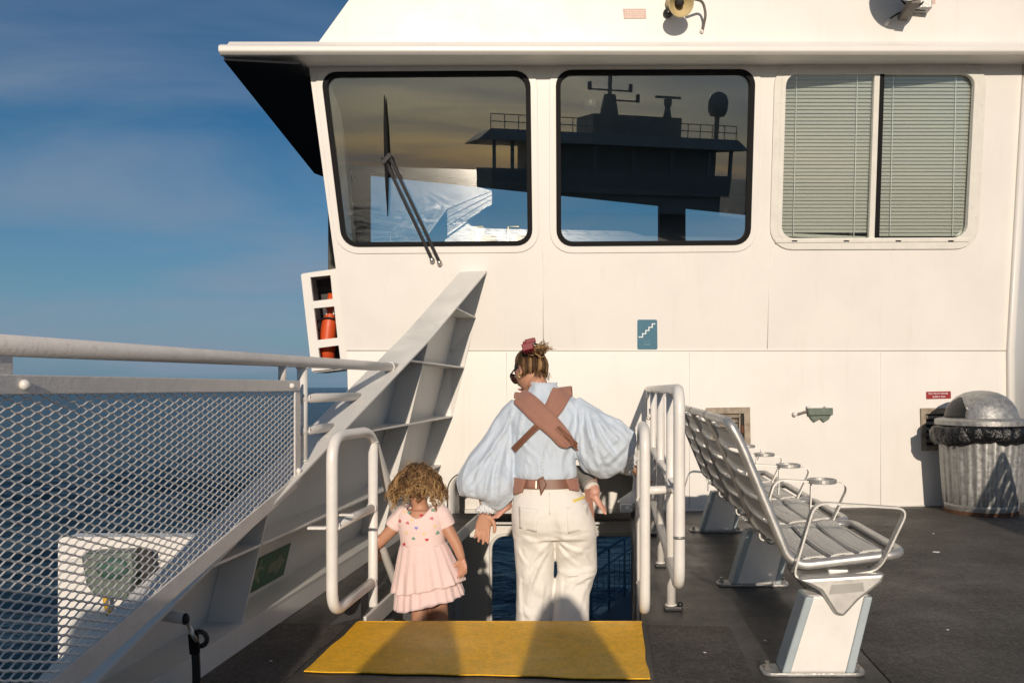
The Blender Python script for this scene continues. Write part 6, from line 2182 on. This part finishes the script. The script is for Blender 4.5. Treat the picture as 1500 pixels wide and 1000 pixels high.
foot(g, Wp(872, 723, -0.01), (0.72, -0.25, -0.70), (0.65, -0.3, 0.75), 1.0, 0.130)
for sd in (-1, 1):
    sh0 = Wp(800 + sd * 20, 630, 0.22)
    limb(g, [sh0, sh0 + V((sd * 0.05, 0.03, -0.06)), sh0 + V((sd * 0.02, 0.06, -0.12))], [0.032, 0.026, 0.02], 3, 12)
    hand(g, sh0 + V((sd * 0.02, 0.06, -0.125)), (0, 0.3, -1), (-sd, 0, 0), 0.5, sd, 0.4)
bb = remesh(obj('body', g, SKINB, baby, smooth=True), 0.0035, 2)
face_parts(Hb, Mb, 0.66, bb, LIPS)
g = G()
limb(g, [Wp(800, 628, 0.24), Wp(800, 660, 0.24), Wp(800, 702, 0.22)], [0.075, 0.092, 0.092], 4, 20)
limb(g, [Wp(780, 700, 0.22), Wp(752, 700, 0.14), Wp(747, 720, 0.055)], [0.060, 0.053, 0.038], 4, 16)
limb(g, [Wp(820, 700, 0.22), Wp(854, 697, 0.12), Wp(864, 711, 0.035)], [0.060, 0.053, 0.040], 4, 16)
remesh(obj('romper', g, GREYCLOTH, baby, smooth=True), 0.005, 2)
obj('hair', G().ball(Hb + V((0, 0.006, 0.022)), (0.053, 0.066, 0.056), 18), HAIRM, baby, smooth=True)
obj('cuff', G().tube([Wp(865, 713, 0.028), Wp(868.5, 718, 0.008)], [0.041, 0.037], 18), mat('baby_cuff', (0.62, 0.58, 0.52), 0.9), baby, smooth=True)

# ------------------------------------------------------------------ the girl
random.seed(5)
YG = 3.95
girl = thing('person', 'little girl with curly hair in a pink heart-print dress holding the left handrail', 'person', (-0.98, YG, -0.41))
Gp = lambda x, y, dy=0.0: P(x, y, YG + dy)
SG = F / YG
Mg = Matrix.Rotation(R(6), 3, 'Z') @ Matrix.Rotation(R(-14), 3, 'X')
Hg = Gp(612, 708, 0.03)
g = G()
head_shape(g, Hg, Mg, 0.84, nose=0.8)
limb(g, [Hg + Mg @ V((0, -0.012, -0.06)), Gp(615, 740, 0.015), Gp(616, 752, 0.01)], [0.042, 0.040, 0.050], 4, 16)
g.loft([ring_xy(Gp(x, y), a, b, 26) for x, y, a, b in ((616, 746, 0.070, 0.045), (616, 754, 0.092, 0.056), (617, 775, 0.090, 0.066), (619, 795, 0.086, 0.066), (622, 830, 0.10, 0.075), (624, 850, 0.095, 0.07))])
limb(g, [Gp(590, 755, 0.0), Gp(574, 775, -0.01), Gp(556, 794, -0.01), Gp(551, 800, 0.01), Gp(549, 803, 0.03)], [0.036, 0.031, 0.027, 0.024, 0.019], 4, 14)
limb(g, [Gp(644, 754, 0.0), Gp(656, 775, -0.01), Gp(668, 796, -0.015), Gp(674, 812, -0.02), Gp(676, 817, -0.02)], [0.036, 0.031, 0.027, 0.022, 0.019], 4, 14)
hand(g, Gp(549.5, 803, 0.025), (0.12, 0.35, -1), (-0.9, 0.5, 0.2), 0.64, thumb_side=1, curl=0.85, spread=0.08)
hand(g, Gp(676, 817, -0.02), (0.16, -0.25, -1), (-0.25, -1, 0.2), 0.66, thumb_side=1, curl=0.75, spread=0.14)
limb(g, [Gp(613, 845), Gp(615, 885), Gp(617, 930), Gp(618, 985)], [0.062, 0.046, 0.042, 0.028], 4, 16)
limb(g, [Gp(638, 845), Gp(642, 880, 0.02), Gp(645, 925, 0.02), Gp(645, 985, 0.0)], [0.062, 0.046, 0.042, 0.028], 4, 16)
foot(g, Gp(618, 992), (-0.1, 1, 0), (0, 0, 1), 1.0, 0.165)
foot(g, Gp(645, 992), (0.1, 1, 0), (0, 0, 1), 1.0, 0.165)
gb = remesh(obj('body', g, SKIN, girl, smooth=True), 0.0036, 3)
face_parts(Hg, Mg, 0.84, gb, LIPS)
for x, y in ((618, 994), (645, 994)):
    c = Gp(x, y, 0.04)
    sh = [(-0.10, 0.026, 0.030), (-0.06, 0.033, 0.036), (0.0, 0.036, 0.036), (0.06, 0.040, 0.030), (0.10, 0.034, 0.022), (0.118, 0.018, 0.014)]
    obj('shoe', G().loft([[V((c.x + a * math.cos(k * math.pi / 8), c.y + t, max(c.z - 0.024, c.z - 0.016 + b * math.sin(k * math.pi / 8)))) for k in range(16)] for t, a, b in sh]), mat('girl_shoe', (0.55, 0.42, 0.40), 0.6), girl, smooth=True)

# dress: bodice with scooped back and cap sleeves
dress = G()
BD = [(616, 739.5, 0.0, 24, 0.040), (616.5, 744, 0.0, 31, 0.052), (617, 750, 0.0, 34, 0.062), (617, 760, 0.0, 33.5, 0.074), (618, 772, 0.0, 32, 0.080), (619, 784, 0.0, 31, 0.078), (620, 797, 0.0, 31, 0.076)]
rings = []
NBk = 72
for k in range(22):
    y = 739.5 + (797 - 739.5) * k / 21
    cx, _, dy, hw_, b = ring_at(BD, y)
    ring = ring_xy(Gp(cx, y), hw_ / SG, b, NBk, sq=2.35)
    # scoop the neckline: lower the middle of the back and front
    for i, p in enumerate(ring):
        xx = (p.x - Gp(616, y).x) * SG
        sc_ = 17.0 * max(0, 1 - (xx / 19.0) ** 2)
        lim = EYE + (VY - (739.5 + sc_)) / F * YG
        if p.z > lim:
            ring[i] = V((p.x, p.y, lim))
    rings.append(ring)
# re-project vertices pulled down so they lie on the body surface
def body_y(x, z, back):
    y_px = VY - (z - EYE) / YG * F
    cx, _, dy, hw_, b = ring_at(BD, y_px)
    t = max(-0.98, min(0.98, (VX + x / YG * F - cx) / hw_))
    r_ = b * (1 - abs(t) ** 2.35) ** (1 / 2.35)
    return YG + (-r_ if back else r_)
for r in rings:
    for i, p in enumerate(r):
        if abs(VX + p.x / YG * F - 616) < 19:
            r[i] = V((p.x, body_y(p.x, p.z, p.y < YG), p.z))
crumple(rings, 0.0022, 16, 4.0)
g = G()
g.loft(rings, cap=False)
bod = obj('bodice', g, PINK, girl, smooth=True)
sm_ = bod.modifiers.new('solid', 'SOLIDIFY'); sm_.thickness = 0.004; sm_.offset = 1
# neckline binding
nk = []
for k in range(25):
    x = 597 + 38 * k / 24
    yp = 740.5 + 16.0 * max(0, 1 - ((x - 616) / 19.0) ** 2)
    p = Gp(x, yp)
    nk.append(V((p.x, body_y(p.x, p.z, True) - 0.004, p.z)))
obj('neck_binding', G().tube(nk, 0.0032, 8), PINK, bod, smooth=True)
for sd, pts_ in ((-1, [(596, 749), (588, 757), (580, 765), (575, 771)]), (1, [(640, 748), (647, 755), (652, 764), (655.5, 771)])):
    pp, rr = dense([Gp(x, y) for x, y in pts_], [0.046, 0.046, 0.044, 0.042], 4)
    gg = G()
    sleeve(gg, pp, rr, 1.0, 7, 0.02, 36, sd, cap=False)
    o = obj('cap_sleeve', gg, PINK, bod, smooth=True)
    o.modifiers.new('solid', 'SOLIDIFY').thickness = 0.003


def skirt(name, y0, y1, tabs, pleats, amp, seed, tilt):
    rings = []
    n = 150
    m = 22
    for k in range(m + 1):
        t = k / m
        y = y0 + (y1 - y0) * t
        cx = tabs[0][0] + (tabs[1][0] - tabs[0][0]) * t
        a = (tabs[0][1] + (tabs[1][1] - tabs[0][1]) * (t ** 0.8)) / SG
        b = (tabs[0][2] + (tabs[1][2] - tabs[0][2]) * (t ** 0.8))
        ring = []
        for i in range(n):
            th = 2 * math.pi * i / n
            ph = pleats * th + 3.2 * noise.noise(V((math.cos(th) * 2.5, math.sin(th) * 2.5, seed)))
            f = 1 + (amp * (0.35 + t)) * (math.cos(ph) * (0.35 + 0.45 * abs(noise.noise(V((math.cos(th) * 3, math.sin(th) * 3, seed + 2))))) + 0.9 * noise.noise(V((math.cos(th) * 5, math.sin(th) * 5, t * 1.6 + seed))))
            p = Gp(cx, y) + V((a * f * math.cos(th), b * f * math.sin(th), 0))
            p.z += tilt * t * math.cos(th) + 0.010 * t * noise.noise(V((math.cos(th) * 3, math.sin(th) * 3, seed + 4)))
            ring.append(p)
        rings.append(ring)
    g = G()
    g.loft(rings, cap=False)
    o = obj(name, g, TULLE, girl, smooth=True)
    s = o.modifiers.new('solid', 'SOLIDIFY'); s.thickness = 0.003
    return o


skirt('skirt_tier', 793, 857, ((620, 31.5, 0.078), (628, 52, 0.150)), 19, 0.055, 1.0, 0.028)
skirt('skirt_tier', 800, 880, ((620, 31, 0.076), (628, 50.5, 0.150)), 21, 0.050, 7.0, 0.034)
# hearts printed on the bodice
HC = {'r': mat('heart_red', (0.55, 0.05, 0.06), 0.8), 'g': mat('heart_green', (0.17, 0.35, 0.28), 0.8), 'b': mat('heart_blue', (0.28, 0.26, 0.62), 0.8), 'y': mat('heart_yellow', (0.80, 0.60, 0.34), 0.8), 'p': mat('heart_pink', (0.62, 0.16, 0.20), 0.8)}
heart2 = []
for k in range(20):
    t = 2 * math.pi * k / 20
    heart2.append((16 * math.sin(t) ** 3, 13 * math.cos(t) - 5 * math.cos(2 * t) - 2 * math.cos(3 * t) - math.cos(4 * t)))
for (x, y, c, rot) in ((604, 747.5, 'g', 0.2), (622, 751, 'r', 0.1), (637, 755.5, 'p', 2.8), (603, 761.5, 'p', 3.0), (590, 760, 'r', 0.9), (616, 768.5, 'b', 0), (612, 783.5, 'g', 3.1), (631, 785.5, 'r', 0.1), (597, 793, 'r', 0.6), (597, 747, 'y', 0.3), (627, 777, 'y', 1.0), (601, 776, 'y', 2.0), (638, 744.5, 'g', 2.9), (645, 777, 'g', 1.2), (588.5, 770, 'p', 0.4), (609, 757, 'y', 0.7), (642, 767, 'y', 1.6)):
    g = G()
    vs = []
    for hx, hy in heart2:
        u = (hx * math.cos(rot) - hy * math.sin(rot)) * 0.17
        v = (hx * math.sin(rot) + hy * math.cos(rot)) * 0.17
        p = Gp(x + u, y - v)
        vs.append(V((p.x, body_y(p.x, p.z, True) - 0.0075, p.z)))
    g.add(vs, [list(range(20))])
    o = obj('heart', g, HC[c], bod)
    o.modifiers.new('solid', 'SOLIDIFY').thickness = 0.001
# curly hair
hair = G()
rings = []
for i in range(15):
    ph = -0.55 + (math.pi / 2 + 0.55) * i / 14
    ring = []
    for k in range(34):
        th = 2 * math.pi * k / 34
        d = V((math.cos(ph) * math.cos(th), math.cos(ph) * math.sin(th), math.sin(ph)))
        if d.y > 0 and ph < 0.5:
            d = V((d.x, d.y, max(d.z, 0.40 * d.y / max(0.2, math.cos(ph))))).normalized()
        q = V((d.x * 0.088, d.y * 0.106 - 0.004, d.z * 0.122))
        ring.append(Hg + Mg @ (q * 0.84))
    rings.append(ring)
hair.loft(rings, mi=0)
NLOCK = 330
for k in range(NLOCK):
    th = random.uniform(math.pi * 0.85, math.pi * 2.15) if random.random() < 0.86 else random.uniform(0, 2 * math.pi)
    el_ = random.uniform(-0.50, 1.40)
    d = V((math.cos(el_) * math.cos(th), math.cos(el_) * math.sin(th), math.sin(el_)))
    if d.y > 0.45 and d.z < 0.5:
        continue
    root = Hg + Mg @ (V((d.x * 0.086, d.y * 0.104, d.z * 0.120)) * 0.84)
    out = (V((d.x, d.y * 0.9, 0.0)) + V((random.uniform(-0.25, 0.25), random.uniform(-0.25, 0.1), 0))).normalized() if abs(d.x) + abs(d.y) > 0.05 else V((random.uniform(-1, 1), -0.5, 0)).normalized()
    mid_ = math.exp(-(d.x / 0.42) ** 2) * (1 if d.y < 0 else 0)      # shorter over the nape
    ln = random.uniform(0.075, 0.155) * (0.8 + 0.6 * max(0, d.z)) * (1 - 0.38 * mid_ * (1 if d.z < 0.6 else 0))
    hr_ = random.uniform(0.005, 0.013)
    turns = random.uniform(1.2, 2.8)
    ph0 = random.uniform(0, 6.28)
    hand_ = random.choice((-1, 1))
    wind = V((-0.28, 0, 0.05)) if d.x < -0.2 else V((0.06, 0, 0))
    blond = min(1, max(0, 0.55 + 0.9 * noise.noise(V((d.x * 3, d.y * 3, d.z * 3))) - 0.25 * d.z))
    n = 20
    axis_p = V(root)
    axis, frame = [], []
    for m in range(n):
        t = m / (n - 1)
        dirn = (out * (0.62 - 0.42 * t) + V((0, 0, -1)) * (0.25 + 1.15 * t) + wind * t).normalized()
        axis_p = axis_p + dirn * (ln / n)
        loc = Mg.transposed() @ (axis_p - Hg)
        e = (loc.x / 0.079) ** 2 + (loc.y / 0.094) ** 2 + (loc.z / 0.108) ** 2
        if e < 1 and e > 1e-6:
            axis_p = Hg + Mg @ (loc / math.sqrt(e))
        u = V((0, 1, 0)).cross(dirn)
        u = (u if u.length > 0.1 else dirn.orthogonal()).normalized()
        axis.append(V(axis_p)); frame.append((u, dirn.cross(u)))
    for f in range(8):
        fa, fr2 = random.gauss(0, 0.28), random.uniform(0.7, 1.15)
        ox, oy = random.gauss(0, 0.0016), random.gauss(0, 0.0016)
        cut = n - random.choice((0, 0, 1, 2, 3, 5))
        pts, rad = [], []
        for m in range(cut):
            t = m / (n - 1)
            u, w = frame[m]
            a = ph0 + fa + hand_ * turns * 2 * math.pi * t
            grow_ = min(1, t * 2.0)
            pts.append(axis[m] + (u * math.cos(a) + w * math.sin(a)) * hr_ * fr2 * grow_ + u * ox * (0.4 + t) + w * oy * (0.4 + t))
            rad.append(0.00115 * (1 - 0.55 * t))
        f0 = len(hair.m)
        hair.tube(pts, rad, 4)
        tone = blond + random.gauss(0, 0.18)
        for m in range(cut - 1):             # darker at the roots, fair at the tips
            v_ = tone * 0.55 + 0.75 * (m / n) - 0.12
            mi = 0 if v_ < 0.30 else (1 if v_ < 0.66 else 2)
            for q_ in range(4):
                hair.m[f0 + m * 4 + q_] = mi
for k in range(120):                        # stray single hairs
    th = random.uniform(math.pi * 0.9, math.pi * 2.1)
    el_ = random.uniform(-0.3, 1.3)
    d = V((math.cos(el_) * math.cos(th), math.cos(el_) * math.sin(th), math.sin(el_)))
    p = Hg + Mg @ (V((d.x * 0.10, d.y * 0.115, d.z * 0.128)) * 0.86)
    pts = [p]
    dd = (d + V((random.uniform(-0.6, 0.6), random.uniform(-0.4, 0.2), random.uniform(-0.9, 0.2)))).normalized()
    for m in range(7):
        dd = (dd + V((random.uniform(-0.5, 0.5), random.uniform(-0.5, 0.5), random.uniform(-0.7, 0.3)))).normalized()
        pts.append(pts[-1] + dd * random.uniform(0.005, 0.010))
    hair.tube(pts, 0.0006, 3, mi=2)
obj('hair', hair, [HAIRD, HAIRM, HAIRL], girl, smooth=True, weld=False)
